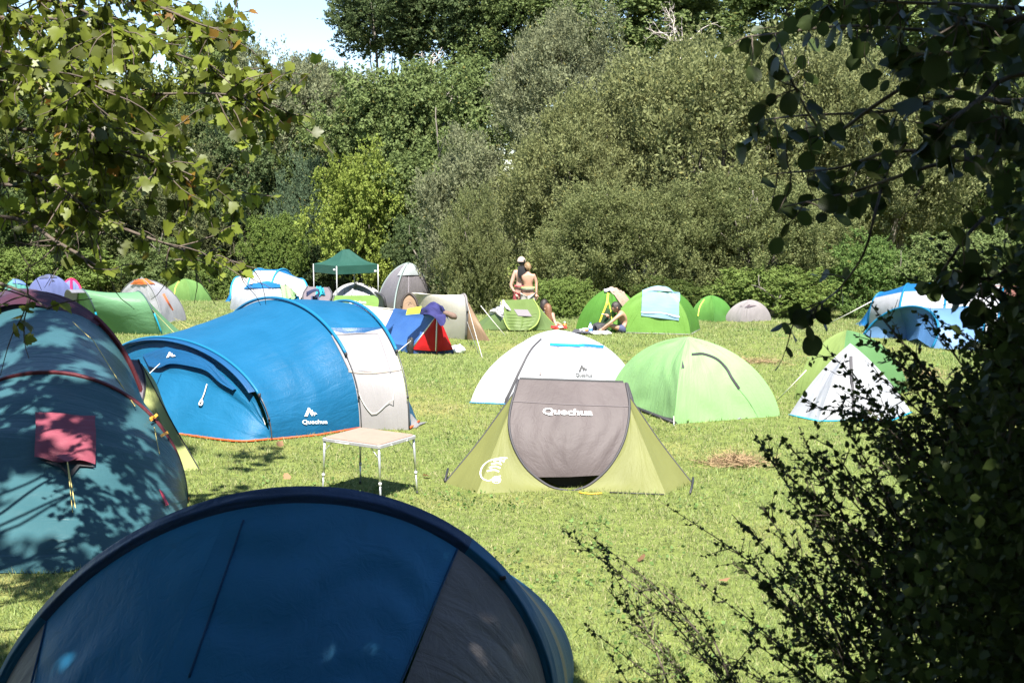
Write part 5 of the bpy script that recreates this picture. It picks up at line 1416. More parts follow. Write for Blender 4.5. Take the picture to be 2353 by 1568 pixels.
def plane_tree():
    r = np.random.default_rng(31)
    t = Thing('plane_tree', 'plane tree with lobed yellow-green leaves hanging into the upper left', 'tree', onground(-8.5, 5.5))
    tr = spline([onground(-8.5, 5.5), (-8.4, 5.6, 3.0), (-8.2, 5.8, 8.0), (-7.6, 6, 14.5)], 16)
    trunk = t.tube('trunk', tr, np.linspace(0.42, 0.16, 16), plain((0.22, 0.20, 0.16), 0.85, 0, 0.4, 6, 0.35), None, 10)
    B = [([(-260, 60), (60, 40), (260, 70), (420, 130), (545, 170)], 9.2, 34), ([(-260, 190), (80, 190), (300, 215), (480, 215), (600, 228), (660, 258)], 9.0, 40),
         ([(-260, 300), (100, 300), (280, 345), (420, 400), (520, 432), (572, 456)], 8.6, 34), ([(-260, 420), (60, 430), (220, 500), (380, 560), (480, 590), (560, 602)], 8.4, 26),
         ([(-260, -60), (150, -60), (350, 10), (470, 60), (540, 70)], 9.6, 34), ([(-260, 500), (20, 500), (130, 555), (220, 610), (262, 636)], 8.0, 9),
         ([(-260, 100), (20, 120), (150, 240), (230, 330), (300, 420)], 8.8, 34), ([(-260, 30), (0, 20), (120, 110), (330, 300), (420, 330)], 10.2, 34),
         ([(-200, 600), (-40, 640), (50, 670), (110, 710)], 7.6, 5), ([(-260, 350), (0, 380), (120, 420), (190, 470)], 8.2, 24), ([(-260, 140), (0, 160), (120, 180), (220, 190)], 7.6, 26),
         ([(-260, -20), (100, 0), (220, 40), (300, 90)], 8.2, 26), ([(-200, 460), (0, 470), (90, 500), (160, 530)], 9.6, 14)]
    tw, LP, LD, LS = [], [], [], []
    for pts, D, n in B:
        bg = spline([at(p[0], p[1], D + 0.6 * math.sin(i * 1.7)) for i, p in enumerate(pts)], 30)
        bl = t.tube('bough', np.vstack([[tr[min(15, max(3, int((bg[0][2]) / 0.75)))]], bg]), np.r_[0.05, np.linspace(0.020, 0.004, 30)], M_TWIG, trunk, 6)
        a, b, c, d = leafy_twigs(bg[2:], r, int(n * 1.6), 0.50, 0.056, 0.092, 0.35, 0.85)
        tw += a; LP += b; LD += c; LS += d
    V, F = tubes_mesh(tw, 4); o = t.raw('twigs', V, F, M_TWIG, trunk); o['kind'] = 'stuff'
    LP, LD, LS = np.array(LP), np.array(LD), np.array(LS)
    x, y, d = pxof(LP); keep = (y < 520) | ((y < 630) & (x > 120) & (r.random(len(y)) < 0.42)) | ((x < 150) & (y > 690) & (y < 780)) | (x < -40)
    LP, LD, LS = LP[keep], LD[keep], LS[keep]
    N = unit(r.normal(size=LP.shape) * 0.7 + np.array([0, -0.35, 0.7]))
    leaf_sets(t, trunk, PLANE_V, PLANE_F, LP, frames(LD, N), LS, M_PLANE, 3)
    # the crown overhead, above the frame: it shades the nearest tents
    C = []
    for k in range(160):
        C.append([r.uniform(-10, 1.8), r.uniform(-0.5, 10.5), r.uniform(5.6, 9.5)])
    C = np.array(C)
    n = 34000
    i = r.integers(len(C), size=n)
    P = C[i] + unit(r.normal(size=(n, 3))) * (r.random(n) ** 0.4 * 0.85)[:, None]
    x, y, d = pxof(P); ok = (y < -60) | (d < 0) | (x < -150) | (x > 2500)
    lx, ly = landing(P, 0.8); mx, my = landing(P, 4.0)
    near = (ly < 8.2) & (lx < 0.45); teal = (ly > 10.4) & (ly < 16.2) & (lx < -3.0) & (r.random(n) < 0.40)
    sunny = (my > 7.4) & (my < 10.4) & (mx > -4.6)
    ok &= (near | teal) & ~sunny
    P = np.vstack([P[ok], over(r, -3.9, 0.5, 4.8, 8.0, 0.9, 4000), over(r, -9, -4.2, 11.4, 17.0, 1.3, 8500, 0.14), over(r, -7, -2.9, 8.4, 11.2, 0, 1100, -0.2)]); n = len(P)
    V, F, c = scatter(PLANE_V, PLANE_F, P, frames(rand_dirs(n, r, -0.3), rand_dirs(n, r, 0.9)), r.uniform(0.13, 0.22, n), r)
    o = t.raw('crown', V, F, M_PLANE, None, smooth=True, col=c); o['kind'] = 'stuff'
    cx, cy = landing(C, 0.8); Ck = C[((cx < 0.3) & (cy < 7.6)) | ((cx < -4.2) & (cy > 11.5))]
    V, F = tubes_mesh([(spline([tr[12], (tr[12] + q) / 2 + np.array([0, 0, 0.6]), q], 8), np.linspace(0.09, 0.01, 8)) for q in Ck[::2]], 5)
    t.raw('upper_boughs', V, F, M_TWIG, trunk)['kind'] = 'stuff'
plane_tree()

def hazel_tree():
    r = np.random.default_rng(41)
    t = Thing('hazel_tree', 'dark tree with large round leaves reaching in from the upper right, almost black', 'tree', onground(4.6, 3.6))
    tr = spline([onground(4.6, 3.6), (4.5, 3.7, 3.0), (4.2, 3.8, 5.0), (3.6, 3.6, 8.0)], 14)
    trunk = t.tube('trunk', tr, np.linspace(0.2, 0.08, 14), M_BARK, None, 8)
    B = [([(2700, -40), (2352, 60), (2150, 70), (1950, 60), (1800, 75), (1712, 85)], 5.6, 22, 0.5), ([(2700, 160), (2352, 240), (2120, 190), (2000, 250), (1900, 310), (1820, 190), (1790, 100)], 5.4, 16, 0.3),
         ([(2700, 240), (2352, 290), (2180, 340), (2040, 350), (1930, 385), (1770, 400)], 5.3, 20, 0.3), ([(2700, 180), (2352, 230), (2200, 220), (2050, 255), (1850, 265), (1720, 280)], 5.5, 18, 0.3),
         ([(2700, 320), (2352, 350), (2180, 372), (2080, 400), (1960, 440), (1800, 475)], 5.2, 18, 0.35), ([(2080, 330), (2040, 390), (2012, 480), (1985, 580), (1930, 660), (1880, 700), (1815, 745)], 5.2, 12, 0.4),
         ([(2700, 20), (2352, 20), (2200, 10), (2050, 5), (1900, -10)], 5.0, 40, 0.4), ([(2700, 420), (2352, 440), (2240, 520), (2180, 600), (2150, 640)], 5.0, 9, 0.4),
         ([(2700, 90), (2352, 110), (2250, 130), (2150, 120), (2060, 140)], 4.8, 40, 0.4), ([(2700, 200), (2352, 170), (2250, 230), (2180, 280), (2120, 330)], 4.6, 26, 0.4),
         ([(2600, 20), (2352, 40), (2280, 60), (2200, 40)], 4.2, 30, 0.4), ([(2600, 550), (2352, 600), (2280, 640), (2190, 620)], 4.4, 14, 0.4), ([(2600, 420), (2400, 400), (2320, 330), (2300, 250)], 4.6, 22, 0.5)]
    tw, LP, LD, LS = [], [], [], []
    for pts, D, n, dr in B:
        bg = spline([at(p[0], p[1], D + 0.3 * math.sin(i * 2.3 + D)) for i, p in enumerate(pts)], 30)
        if pts[0][0] > 2500:
            bg2 = np.vstack([[tr[min(13, max(4, int(bg[0][2] * 1.7)))]], bg]); rr = np.r_[0.03, np.linspace(0.015, 0.003, 30)]
        else: bg2 = bg; rr = np.linspace(0.008, 0.003, 30)
        t.tube('bough', bg2, rr, M_TWIG, trunk, 6)
        a, b, c, d = leafy_twigs(bg[3:], r, n, 0.20, 0.06, 0.088, dr, 0.7)
        tw += a; LP += b; LD += c; LS += d
    V, F = tubes_mesh([(p, q * 0.6) for p, q in tw], 4); t.raw('twigs', V, F, M_TWIG, trunk)['kind'] = 'stuff'
    LP, LD, LS = np.array(LP), np.array(LD), np.array(LS)
    N = unit(r.normal(size=LP.shape) * 0.6 + np.array([0, -0.4, 0.6]))
    OV = [(x * 1.25, y, z) for x, y, z in OVAL_V]
    rd = [(0, 0, 0)] + [(0.42 * math.sin(a) * (1 - 0.12 * math.cos(a)), 0.48 - 0.46 * math.cos(a), 0.05 * abs(math.sin(a))) for a in np.linspace(0.5, 2.9, 6)] + [(0, 1.03, -0.04)]
    rd = rd + [(-x, y, z) for x, y, z in rd[6:0:-1]] + [(0, 0.45, -0.01)]
    nr_ = len(rd) - 1
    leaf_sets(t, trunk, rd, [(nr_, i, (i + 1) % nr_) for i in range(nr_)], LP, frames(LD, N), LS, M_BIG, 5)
    # crown over and behind the camera: keeps the bush in deep shade
    n = 44000
    C = np.array([[r.uniform(-3.0, 8.0), r.uniform(-5.0, 4.6), r.uniform(5.0, 8.6)] for k in range(140)])
    i = r.integers(len(C), size=n)
    P = C[i] + unit(r.normal(size=(n, 3))) * (r.random(n) ** 0.4 * 0.9)[:, None]
    x, y, d = pxof(P); ok = (y < -60) | (d < 0) | (x > 2560)
    lx, ly = landing(P, 0.0)
    l2x, l2y = landing(P, 2.0)
    ok &= (ly < 8.2) & ~((l2x < 0.85) & (l2y > 4.6))
    P = P[ok]; n = len(P)
    V, F, c = scatter(OV, OVAL_F, P, frames(rand_dirs(n, r, -0.3), rand_dirs(n, r, 1.0)), r.uniform(0.12, 0.2, n), r)
    t.raw('crown', V, F, M_BIG, None, smooth=True, col=c)['kind'] = 'stuff'
hazel_tree()

def thorn_bush():
    """the small-leaved bush at the right; long sprays lean out to the left over the grass"""
    r = np.random.default_rng(51)
    root = onground(3.1, 4.4)
    t = Thing('thorn_bush', 'black small-leaved thorn bush filling the right side in the shade', 'bush', root)
    SP = []   # sprays: view polylines and depth
    tips = [(1285, 1210, 6.6), (1350, 1225, 6.2), (1512, 1148, 6.4), (1385, 1340, 6.0), (1350, 1440, 5.6), (1600, 1330, 5.8), (1680, 1180, 5.6), (1725, 985, 5.6), (1790, 1000, 5.4), (1745, 1150, 5.2), (1790, 1240, 5.0),
            (1690, 1290, 5.0), (1890, 790, 5.6), (1960, 860, 5.2), (1850, 930, 5.0), (1900, 1010, 5.0), (2020, 720, 5.4), (2080, 640, 5.2), (2050, 800, 5.0), (2150, 560, 5.0), (2200, 640, 4.8), (1790, 1400, 4.8), (1850, 1120, 4.8), (1560, 1470, 5.2), (1450, 1300, 6.3), (1640, 1500, 5.0), (1980, 760, 5.0), (2120, 720, 5.2), (1930, 960, 4.8), (2250, 560, 4.6),
            (1780, 1070, 5.0), (1840, 1020, 5.2), (1920, 900, 5.2), (2000, 700, 4.8), (2300, 480, 4.6), (2100, 850, 4.6), (1400, 1500, 5.6), (1480, 1420, 5.8), (1720, 1430, 4.8)]
    tw, LP, LD, LS = [], [], [], []
    def spray(tipx, tipy, D, dense=1.0, sx=None, sy=None):
        sz = 0.78 if tipx < 1660 else 1.0
        dense = dense * (0.75 if tipx < 1660 else 1.0)
        Lp = r.uniform(480, 800); an = math.radians(r.uniform(38, 66)); sx = sx if sx is not None else tipx + Lp * math.cos(an); sy = sy if sy is not None else tipy + Lp * math.sin(an)
        p0 = vv(at(sx, sy, D - 0.3 + r.uniform(-0.3, 0.3))); p2 = vv(at(tipx, tipy, D))
        mid = (p0 * 0.45 + p2 * 0.55) + np.array([0.05, 0, 0.02 + 0.05 * r.normal()])
        sp = spline([p0, mid, p2], 26)
        tw.append((sp, np.linspace(0.009 * sz, 0.0014, 26)))
        L = np.linalg.norm(p2 - p0)
        for k in range(int(27 * L * dense)):
            s = 0.15 + 0.85 * r.random(); i = min(int(s * 25), 24)
            d = unit(sp[i + 1] - sp[i] + 1e-6); q = unit(d + r.normal(size=3) * 0.65); l = r.uniform(0.06, 0.30) * (1.15 - s * 0.75)
            e = sp[i] + q * l
            tw.append((np.array([sp[i], (sp[i] + e) / 2 + r.normal(size=3) * 0.01, e]), np.array([0.003, 0.002, 0.001])))
            for j in range(max(3, int(l / 0.016))):
                f = r.random(); LP.append(sp[i] * (1 - f) + e * f); LD.append(unit(q * 0.5 + r.normal(size=3) * 0.7)); LS.append(sz * r.uniform(0.019, 0.034))
        for k in range(int(L * 34)):
            s = 0.35 + 0.65 * r.random(); i = min(int(s * 25), 24)
            LP.append(sp[i]); LD.append(unit(unit(sp[i + 1] - sp[i] + 1e-6) * 0.6 + r.normal(size=3) * 0.6)); LS.append(sz * r.uniform(0.020, 0.036))
    for x, y, D in tips: spray(x, y, D, 1.0)
    for k in range(30):
        y = r.uniform(640, 1480); lo = np.interp(y, [640, 780, 960, 1150, 1350, 1500], [2160, 2040, 1900, 1800, 1740, 1660]); spray(lo + abs(r.normal()) * 130, y, r.uniform(4.6, 5.6), 1.0)
    spray(1300, 1590, 5.2, 0.5, 1750, 1640); spray(1520, 1340, 5.6, 0.5, 1700, 1620); spray(1385, 1280, 6.0, 0.6, 1560, 1640)
    # inner mass
    for k in range(70):
        y = r.uniform(600, 1600); lo = np.interp(y, [600, 740, 820, 1000, 1200, 1600], [2300, 2290, 2170, 1970, 1930, 1820])
        spray(r.uniform(lo, 2400), y, r.uniform(4.2, 5.4), 0.9, 2330 + r.uniform(-40, 200), y + r.uniform(150, 500))
    V, F = tubes_mesh(tw, 4); t.raw('stems', V, F, M_TWIG)['kind'] = 'stuff'
    LP, LD, LS = np.array(LP), np.array(LD), np.array(LS)
    N = unit(r.normal(size=LP.shape) * 0.7 + np.array([0, -0.3, 0.7]))
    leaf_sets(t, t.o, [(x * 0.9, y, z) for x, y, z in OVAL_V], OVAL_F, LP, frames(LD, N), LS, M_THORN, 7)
    # solid heart of the bush
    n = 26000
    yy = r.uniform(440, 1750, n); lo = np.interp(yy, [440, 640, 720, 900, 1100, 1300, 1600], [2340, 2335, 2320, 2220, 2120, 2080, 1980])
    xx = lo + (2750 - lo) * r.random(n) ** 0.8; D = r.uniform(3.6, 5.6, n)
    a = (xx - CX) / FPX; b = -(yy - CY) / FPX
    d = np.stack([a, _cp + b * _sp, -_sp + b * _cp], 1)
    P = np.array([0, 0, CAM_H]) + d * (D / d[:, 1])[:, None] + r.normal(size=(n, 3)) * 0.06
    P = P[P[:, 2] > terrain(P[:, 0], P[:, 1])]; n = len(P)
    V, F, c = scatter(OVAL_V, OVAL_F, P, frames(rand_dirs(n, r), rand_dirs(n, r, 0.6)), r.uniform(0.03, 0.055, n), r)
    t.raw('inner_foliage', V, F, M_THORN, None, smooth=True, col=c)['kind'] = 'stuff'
    for k in range(7):
        e = vv(root) + np.array([r.uniform(-0.9, 0.3), r.uniform(-0.4, 0.6), r.uniform(1.6, 2.6)])
        t.tube('stem', spline([vv(root) + r.normal(size=3) * np.array([0.15, 0.15, 0]), (vv(root) + e) / 2 + r.normal(size=3) * 0.1, e], 10), np.linspace(0.03, 0.01, 10), M_BARK)
thorn_bush()

def wood_behind():
    """the wood the photographer stands in: closes off the light from behind"""
    r = np.random.default_rng(61)
    n = 13000
    a = r.uniform(math.radians(150), math.radians(395), n)
    R_ = r.uniform(6.0, 9.5, n)
    P = np.stack([np.cos(a) * R_ * 1.25, np.sin(a) * R_ + 1.0, 1.5 + r.random(n) * 8.0], 1)
    x, y, d = pxof(P); ok = (d < 0) | (x < -500) | (x > 2700)
    P = P[ok]; n = len(P)
    V, F, c = scatter(OVAL_V, OVAL_F, P, frames(rand_dirs(n, r), rand_dirs(n, r, 0.5)), r.uniform(0.25, 0.5, n), r)
    o = link('thicket', mesh_np('thicket', V, F, True, c), M_BIG); o['kind'] = 'stuff'; o['label'] = 'dark thicket around the shaded bank'
wood_behind()

# ------------------------------------------------------------------ grass
def grass():
    r = np.random.default_rng(71)
    n = 140000
    u = r.random(n)
    D = 5.2 * (62 / 5.2) ** (u ** 0.9)
    x = (r.random(n) * 2 - 1) * (0.46 * D + 1.5); y = D
    # patches of longer and shorter, greener and drier grass
    pat = 0.5 + 0.25 * np.sin(x * 0.8 + 2 * np.sin(y * 0.35)) + 0.25 * np.sin(y * 0.9 + 1.5 * np.sin(x * 0.5))
    fine = 0.5 + 0.5 * np.sin(x * 3.1 + 3 * np.sin(y * 1.9)) * np.sin(y * 2.3 + 2 * np.sin(x * 1.4)); pat = np.clip(0.65 * pat + 0.35 * fine + 0.1 * r.normal(size=n), 0, 1)
    hgt = (0.018 + 0.036 * r.random(n) ** 2) * (0.5 + 0.8 * pat) * (1 + D / 40)
    bl = 6
    N = n * bl
    bx = np.repeat(x, bl) + r.normal(size=N) * 0.035 * np.repeat(1 + D / 25, bl); by = np.repeat(y, bl) + r.normal(size=N) * 0.035 * np.repeat(1 + D / 25, bl)
    h = np.repeat(hgt, bl) * r.uniform(0.6, 1.25, N); w = 0.0034 * (1 + np.repeat(D, bl) / 16) * r.uniform(0.7, 1.3, N)
    z = terrain(bx, by)
    a = r.random(N) * 2 * np.pi; ln = r.uniform(0.2, 1.1, N)
    b = r.random(N) * 2 * np.pi
    base = np.stack([bx, by, z - 0.005], 1); s = np.stack([np.cos(a), np.sin(a), 0 * a], 1) * w[:, None]
    tip = base + np.stack([np.cos(b) * h * ln, np.sin(b) * h * ln, h], 1)
    V = np.stack([base - s, base + s, tip], 1).reshape(-1, 3)
    F = np.arange(3 * N).reshape(-1, 3)
    c = np.repeat(np.stack([np.clip(0.55 * r.random(N) + 0.65 * np.repeat(pat, bl) - 0.1, 0, 1), np.clip(r.random(N) * 0.75 + 0.3 * (1 - np.repeat(pat, bl)), 0, 1), r.random(N)], 1), 3, 0)
    m = leaf_mat('grass_blades', (0.205, 0.265, 0.090), 0.45, 0.6, 0.2, var=0.36, alt=(0.46, 0.41, 0.23), altamt=0.48)
    k = 5200; cx = r.random(260); ci = r.integers(260, size=k)
    cd = 6 * (34 / 6) ** r.random(260); cxx = (r.random(260) * 2 - 1) * 0.44 * cd
    wx = cxx[ci] + r.normal(size=k) * 0.14; wy = cd[ci] + r.normal(size=k) * 0.16
    WV, WF, wc = scatter(BROAD_V, DIAMOND_F, np.stack([wx, wy, terrain(wx, wy) + r.random(k) * 0.035 + 0.01], 1), frames(rand_dirs(k, r), rand_dirs(k, r, 1.6)), r.uniform(0.025, 0.055, k), r)
    w = link('clover', mesh_np('clover', WV, WF, False, wc), leaf_mat('clover_leaves', (0.10, 0.17, 0.045), 0.3, 0.6, 0.2, var=0.35)); w['kind'] = 'stuff'; w['label'] = 'patches of clover and broad weeds in the grass'
    o = link('grass', mesh_np('grass', V, F, False, c), m); o['kind'] = 'stuff'; o['label'] = 'short sunlit grass between the tents'
grass()

def hay(label, px, py, n, rx, ry, seed, name='hay_heap', h=0.06):
    r = np.random.default_rng(seed)
    p = gnd(px, py)
    P = np.stack([p.x + r.normal(size=n) * rx, p.y + r.normal(size=n) * ry, 0 * np.arange(n)], 1)
    P[:, 2] = terrain(P[:, 0], P[:, 1]) + 0.02 + h * r.random(n) * np.exp(-((P[:, 0] - p.x) / rx) ** 2)
    d = rand_dirs(n, r); d[:, 2] *= 0.3
    Vb = [(-0.5, 0, 0), (0.5, 0, 0), (0.3, 1, 0), (-0.3, 1, 0)]
    V, F, c = scatter(Vb, DIAMOND_F, P, frames(d, rand_dirs(n, r, 1.5)), np.stack([np.full(n, 0.008), r.uniform(0.08, 0.22, n), np.ones(n)], 1), r)
    o = link(name, mesh_np(name, V - vv(p), F, False, c), leaf_mat('straw', (0.27, 0.19, 0.11), 0.2, 0.8, 0.1, var=0.4), None, p)
    o['kind'] = 'stuff'; o['label'] = label
hay('small heap of cut hay on the grass right of the grey pop-up tent', 1690, 1064, 900, 0.20, 0.15, 1)
hay('cut hay scattered beyond the pale green tent', 1745, 832, 380, 0.30, 0.22, 2, h=0.02)
hay('cut hay scattered near the white pyramid tent', 2100, 860, 450, 0.4, 0.4, 3, h=0.02)
def fallen():
    r = np.random.default_rng(8)
    for px, py, lab in ((665, 1098, 'dry brown leaf on the grass left of the folding table'), (640, 1032, 'small dry leaf on the grass at the hem of the big blue tent'), (985, 1100, 'dry leaf on the grass between folding table and grey pop-up tent'),
                        (1660, 1340, 'dry leaf on the grass among the thin sprays of the thorn bush'), (1480, 1290, 'dry leaf on the open grass below the grey pop-up tent')):
        p = gnd(px, py) + Vector((0, 0, 0.045))
        R = frames(rand_dirs(1, r), rand_dirs(1, r, 1.2))[0]
        c = np.full((len(PLANE_V), 3), 0.5); c[:, 0] = r.random(); c[:, 1] = 0.0
        o = link('fallen_leaf', mesh_np('fallen_leaf', np.array(PLANE_V), np.array(PLANE_F), True, c), leaf_mat('dry_leaf', (0.30, 0.17, 0.09), 0.2, 0.7, 0.2))
        o.matrix_world = Matrix([[*(R[a] * 0.10), p[a]] for a in range(3)] + [[0, 0, 0, 1]])
        o['label'] = lab; o['category'] = 'leaf'; o['group'] = 'dry leaves fallen on the grass'
fallen()
# ------------------------------------------------------------------ people
def skin_mesh(pts, edges, radii, root=0, sub=2):
    me = bpy.data.meshes.new('sk'); me.from_pydata([tuple(p) for p in pts], edges, [])
    o = bpy.data.objects.new('sk', me); COL.objects.link(o)
    md = o.modifiers.new('skin', 'SKIN'); md.use_smooth_shade = True
    sl = me.skin_vertices[0].data
    for i, r in enumerate(radii):
        sl[i].radius = (r, r) if np.isscalar(r) else r
        sl[i].use_root = (i == root)
    s = o.modifiers.new('sub', 'SUBSURF'); s.levels = sub; s.render_levels = sub
    dg = bpy.context.evaluated_depsgraph_get(); dg.update()
    ev = o.evaluated_get(dg); m = ev.to_mesh()
    V = np.array([v.co[:] for v in m.vertices]); F = [list(p.vertices) for p in m.polygons]
    ev.to_mesh_clear(); bpy.data.objects.remove(o); bpy.data.meshes.remove(me)
    return V, F
def merge(parts):
    V, F = [], []
    n = 0
    for v, f in parts:
        V.append(np.asarray(v, float)); F += [[i + n for i in q] for q in f]; n += len(v)
    return np.concatenate(V), F
def head_mesh(c, face, up, r=0.105):
    """an oval head with brow, nose, chin and ears, looking along face"""
    c, f, u = vv(c), unit(vv(face)), unit(vv(up)); u = unit(u - (u @ f) * f); s = np.cross(f, u)
    nu, nv = 20, 16; V = []
    for i in range(nv + 1):
        th = math.pi * i / nv
        for j in range(nu):
            a = 2 * math.pi * j / nu
            x, y, z = math.sin(th) * math.cos(a), math.sin(th) * math.sin(a), math.cos(th)
            k = 1.0
            wx = 1.0 * x; wy = 0.80 * y; wz = 1.22 * z
            if z < 0: wy *= 1 - 0.30 * (-z); wx *= 1 - 0.12 * (-z) + (0.12 if x > 0 else -0.1) * (-z)
            nose = math.exp(-((a if a < math.pi else a - 2 * math.pi) / 0.22) ** 2) * math.exp(-((z + 0.12) / 0.16) ** 2) * 0.24
            eye = -0.06 * math.exp(-((z - 0.08) / 0.10) ** 2) * (math.exp(-((a - 0.42) / 0.2) ** 2) + math.exp(-((a - 2 * math.pi + 0.42) / 0.2) ** 2))
            chin = 0.10 * math.exp(-((z + 0.85) / 0.15) ** 2) * max(0, x)
            k = 1 + eye + chin
            V.append(c + r * ((wx * k + nose) * f + wy * k * s + wz * u))
    F = [[i * nu + j, (i + 1) * nu + j, (i + 1) * nu + (j + 1) % nu, i * nu + (j + 1) % nu] for i in range(nv) for j in range(nu)]
    parts = [(V, F)]
    for sg in (-1, 1):
        e = c + r * (-0.05 * f + sg * 0.80 * s - 0.05 * u)
        parts.append(tube_arr([e - r * 0.25 * u, e + sg * r * 0.14 * s, e + r * 0.28 * u], [r * 0.08, r * 0.16, r * 0.1], 6))
    return merge(parts)
def hand_parts(w, d, nrm, size=0.18, curl=0.5):
    """palm, four fingers of unequal length and a thumb; d along the hand, nrm out of its back"""
    w, d, nrm = vv(w), unit(vv(d)), unit(vv(nrm)); s = np.cross(d, nrm); out = []
    pl = size * 0.5
    out.append(tube_arr([w - d * 0.01, w + d * pl * 0.5, w + d * pl], [0.024, 0.036, 0.034], 8))
    for k, L in enumerate((0.40, 0.46, 0.43, 0.34)):
        b = w + d * pl * 0.92 + s * (k - 1.5) * 0.0185
        p1 = b + d * L * size * 0.45 - nrm * curl * 0.015; p2 = p1 + unit(d - nrm * curl) * L * size * 0.32; p3 = p2 + unit(d - nrm * curl * 2) * L * size * 0.25
        out.append(tube_arr([b, p1, p2, p3], [0.0095, 0.009, 0.008, 0.006], 6))
    b = w + d * 0.02 - s * 0.028; q = b + unit(d - s * 0.9) * 0.04
    out.append(tube_arr([b, q, q + unit(d - s * 0.2) * 0.03], [0.012, 0.0105, 0.008], 6))
    return out
def hair_cap(c, face, up, r, mat, t, parent, length=0.0, seed=1, low=0.15):
    """hair as a shell over the skull with uneven locks; length adds a fall down the back"""
    c, f, u = vv(c), unit(vv(face)), unit(vv(up)); u = unit(u - (u @ f) * f); s = np.cross(f, u)
    rr = np.random.default_rng(seed); nu, nv = 28, 12; V = []
    for i in range(nv + 1):
        for j in range(nu):
            a = 2 * math.pi * j / nu
            back = 0.5 - 0.5 * math.cos(a)
            thm = 1.15 + (1.05 + low) * back + 0.12 * math.sin(7 * a + seed)
            th = thm * i / nv
            k = 1.13 + 0.03 * math.sin(9 * a + 5 * th + seed) + rr.normal() * 0.008
            p = c + r * k * (math.sin(th) * math.cos(a) * f + 0.84 * math.sin(th) * math.sin(a) * s + 1.22 * math.cos(th) * u)
            if i > nv * 0.6 and back > 0.45 and length:
                q = (i / nv - 0.6) / 0.4
                p = p - u * length * q * back - f * 0.02 * q
            V.append(p)
    F = [[i * nu + j, (i + 1) * nu + j, (i + 1) * nu + (j + 1) % nu, i * nu + (j + 1) % nu] for i in range(nv) for j in range(nu)]
    return t.raw('hair', V, F, mat, parent)
SKIN = plain((0.36, 0.20, 0.135), 0.5, 0, 0.05, 12, 0.08); SKIN2 = plain((0.40, 0.245, 0.185), 0.5, 0, 0.05, 12, 0.08)
HAIR_D = plain((0.022, 0.015, 0.012), 0.55, 0, 0.5, 60, 0.3); HAIR_B = plain((0.20, 0.125, 0.06), 0.6, 0, 0.5, 60, 0.3); HAIR_R = plain((0.15, 0.07, 0.035), 0.55, 0, 0.5, 60, 0.3)

def standing(label, px, headpy, D, elbows, hands, lean, face, skin, hairm, shorts, cap=False, low=0.15):
    g = onground(at(px, 700, D).x, D)
    top = at(px, headpy, D).z
    H = top - g.z
    t = Thing('person', label, 'person', g)
    s = H / 1.80
    def P(x, y, z): return np.array([g.x + x * s + lean * (z / 1.8), g.y + y * s, g.z + z * s])
    J = [P(0, 0, 0.98), P(0, 0.01, 1.14), P(0, 0.0, 1.33), P(0, 0.0, 1.47), P(0, 0.03, 1.56),        # pelvis, spine, chest, neck base, neck top
         P(-0.17, 0, 1.42), None, None, P(0.17, 0, 1.42), None, None,
         P(-0.10, 0, 0.90), P(-0.11, 0.02, 0.50), P(-0.12, -0.03, 0.08), P(-0.13, 0.14, 0.04),
         P(0.10, 0, 0.90), P(0.11, 0.02, 0.50), P(0.12, -0.03, 0.08), P(0.13, 0.14, 0.04), P(0, 0.01, 1.23)]
    J[6], J[9] = [vv(at(e[0], e[1], D + e[2])) for e in elbows]; J[7], J[10] = [vv(at(e[0], e[1], D + e[2])) for e in hands]
    E = [(0, 1), (1, 19), (19, 2), (2, 3), (3, 4), (2, 5), (5, 6), (6, 7), (2, 8), (8, 9), (9, 10), (0, 11), (11, 12), (12, 13), (13, 14), (0, 15), (15, 16), (16, 17), (17, 18)]
    R = [(0.15, 0.11), (0.135, 0.10), (0.15, 0.11), 0.075, 0.055, 0.07, 0.045, 0.028, 0.07, 0.045, 0.028, 0.095, 0.06, 0.042, 0.035, 0.095, 0.06, 0.042, 0.035, (0.145, 0.105)]
    R = [tuple(q * s for q in r) if not np.isscalar(r) else r * s for r in R]
    body = skin_mesh(J, E, R)
    hc = P(0, 0.03, 1.68) + np.array([face[2], 0, 0])
    parts = [body, head_mesh(hc, face[0], face[1], 0.098 * s)]
    for w, e in ((J[7], J[6]), (J[10], J[9])): parts += hand_parts(w, w - e, (0, -1, 0.2), 0.18 * s)
    V, F = merge(parts); b = t.raw('body', V, F, skin)
    hair_cap(hc, face[0], face[1], 0.098 * s, hairm, t, t.o, 0.0, 2, low)
    SJ = [P(0, 0, 0.99), P(-0.10, 0, 0.88), P(-0.12, 0.01, 0.52), P(0.10, 0, 0.88), P(0.12, 0.01, 0.52)]
    V, F = skin_mesh(SJ, [(0, 1), (1, 2), (0, 3), (3, 4)], [0.165 * s, 0.13 * s, 0.11 * s, 0.13 * s, 0.11 * s])
    sh = t.raw('shorts', V, F, shorts)
    wb = [P(0.172 * math.cos(a), 0.135 * math.sin(a), 1.055) for a in np.linspace(0, 2 * math.pi, 25)]
    t.tube('waistband', wb, 0.022 * s, shorts_band[label[:8]] if label[:8] in shorts_band else shorts, sh)
    t.hc, t.s, t.P = hc, s, P
    return t
shorts_band = {}
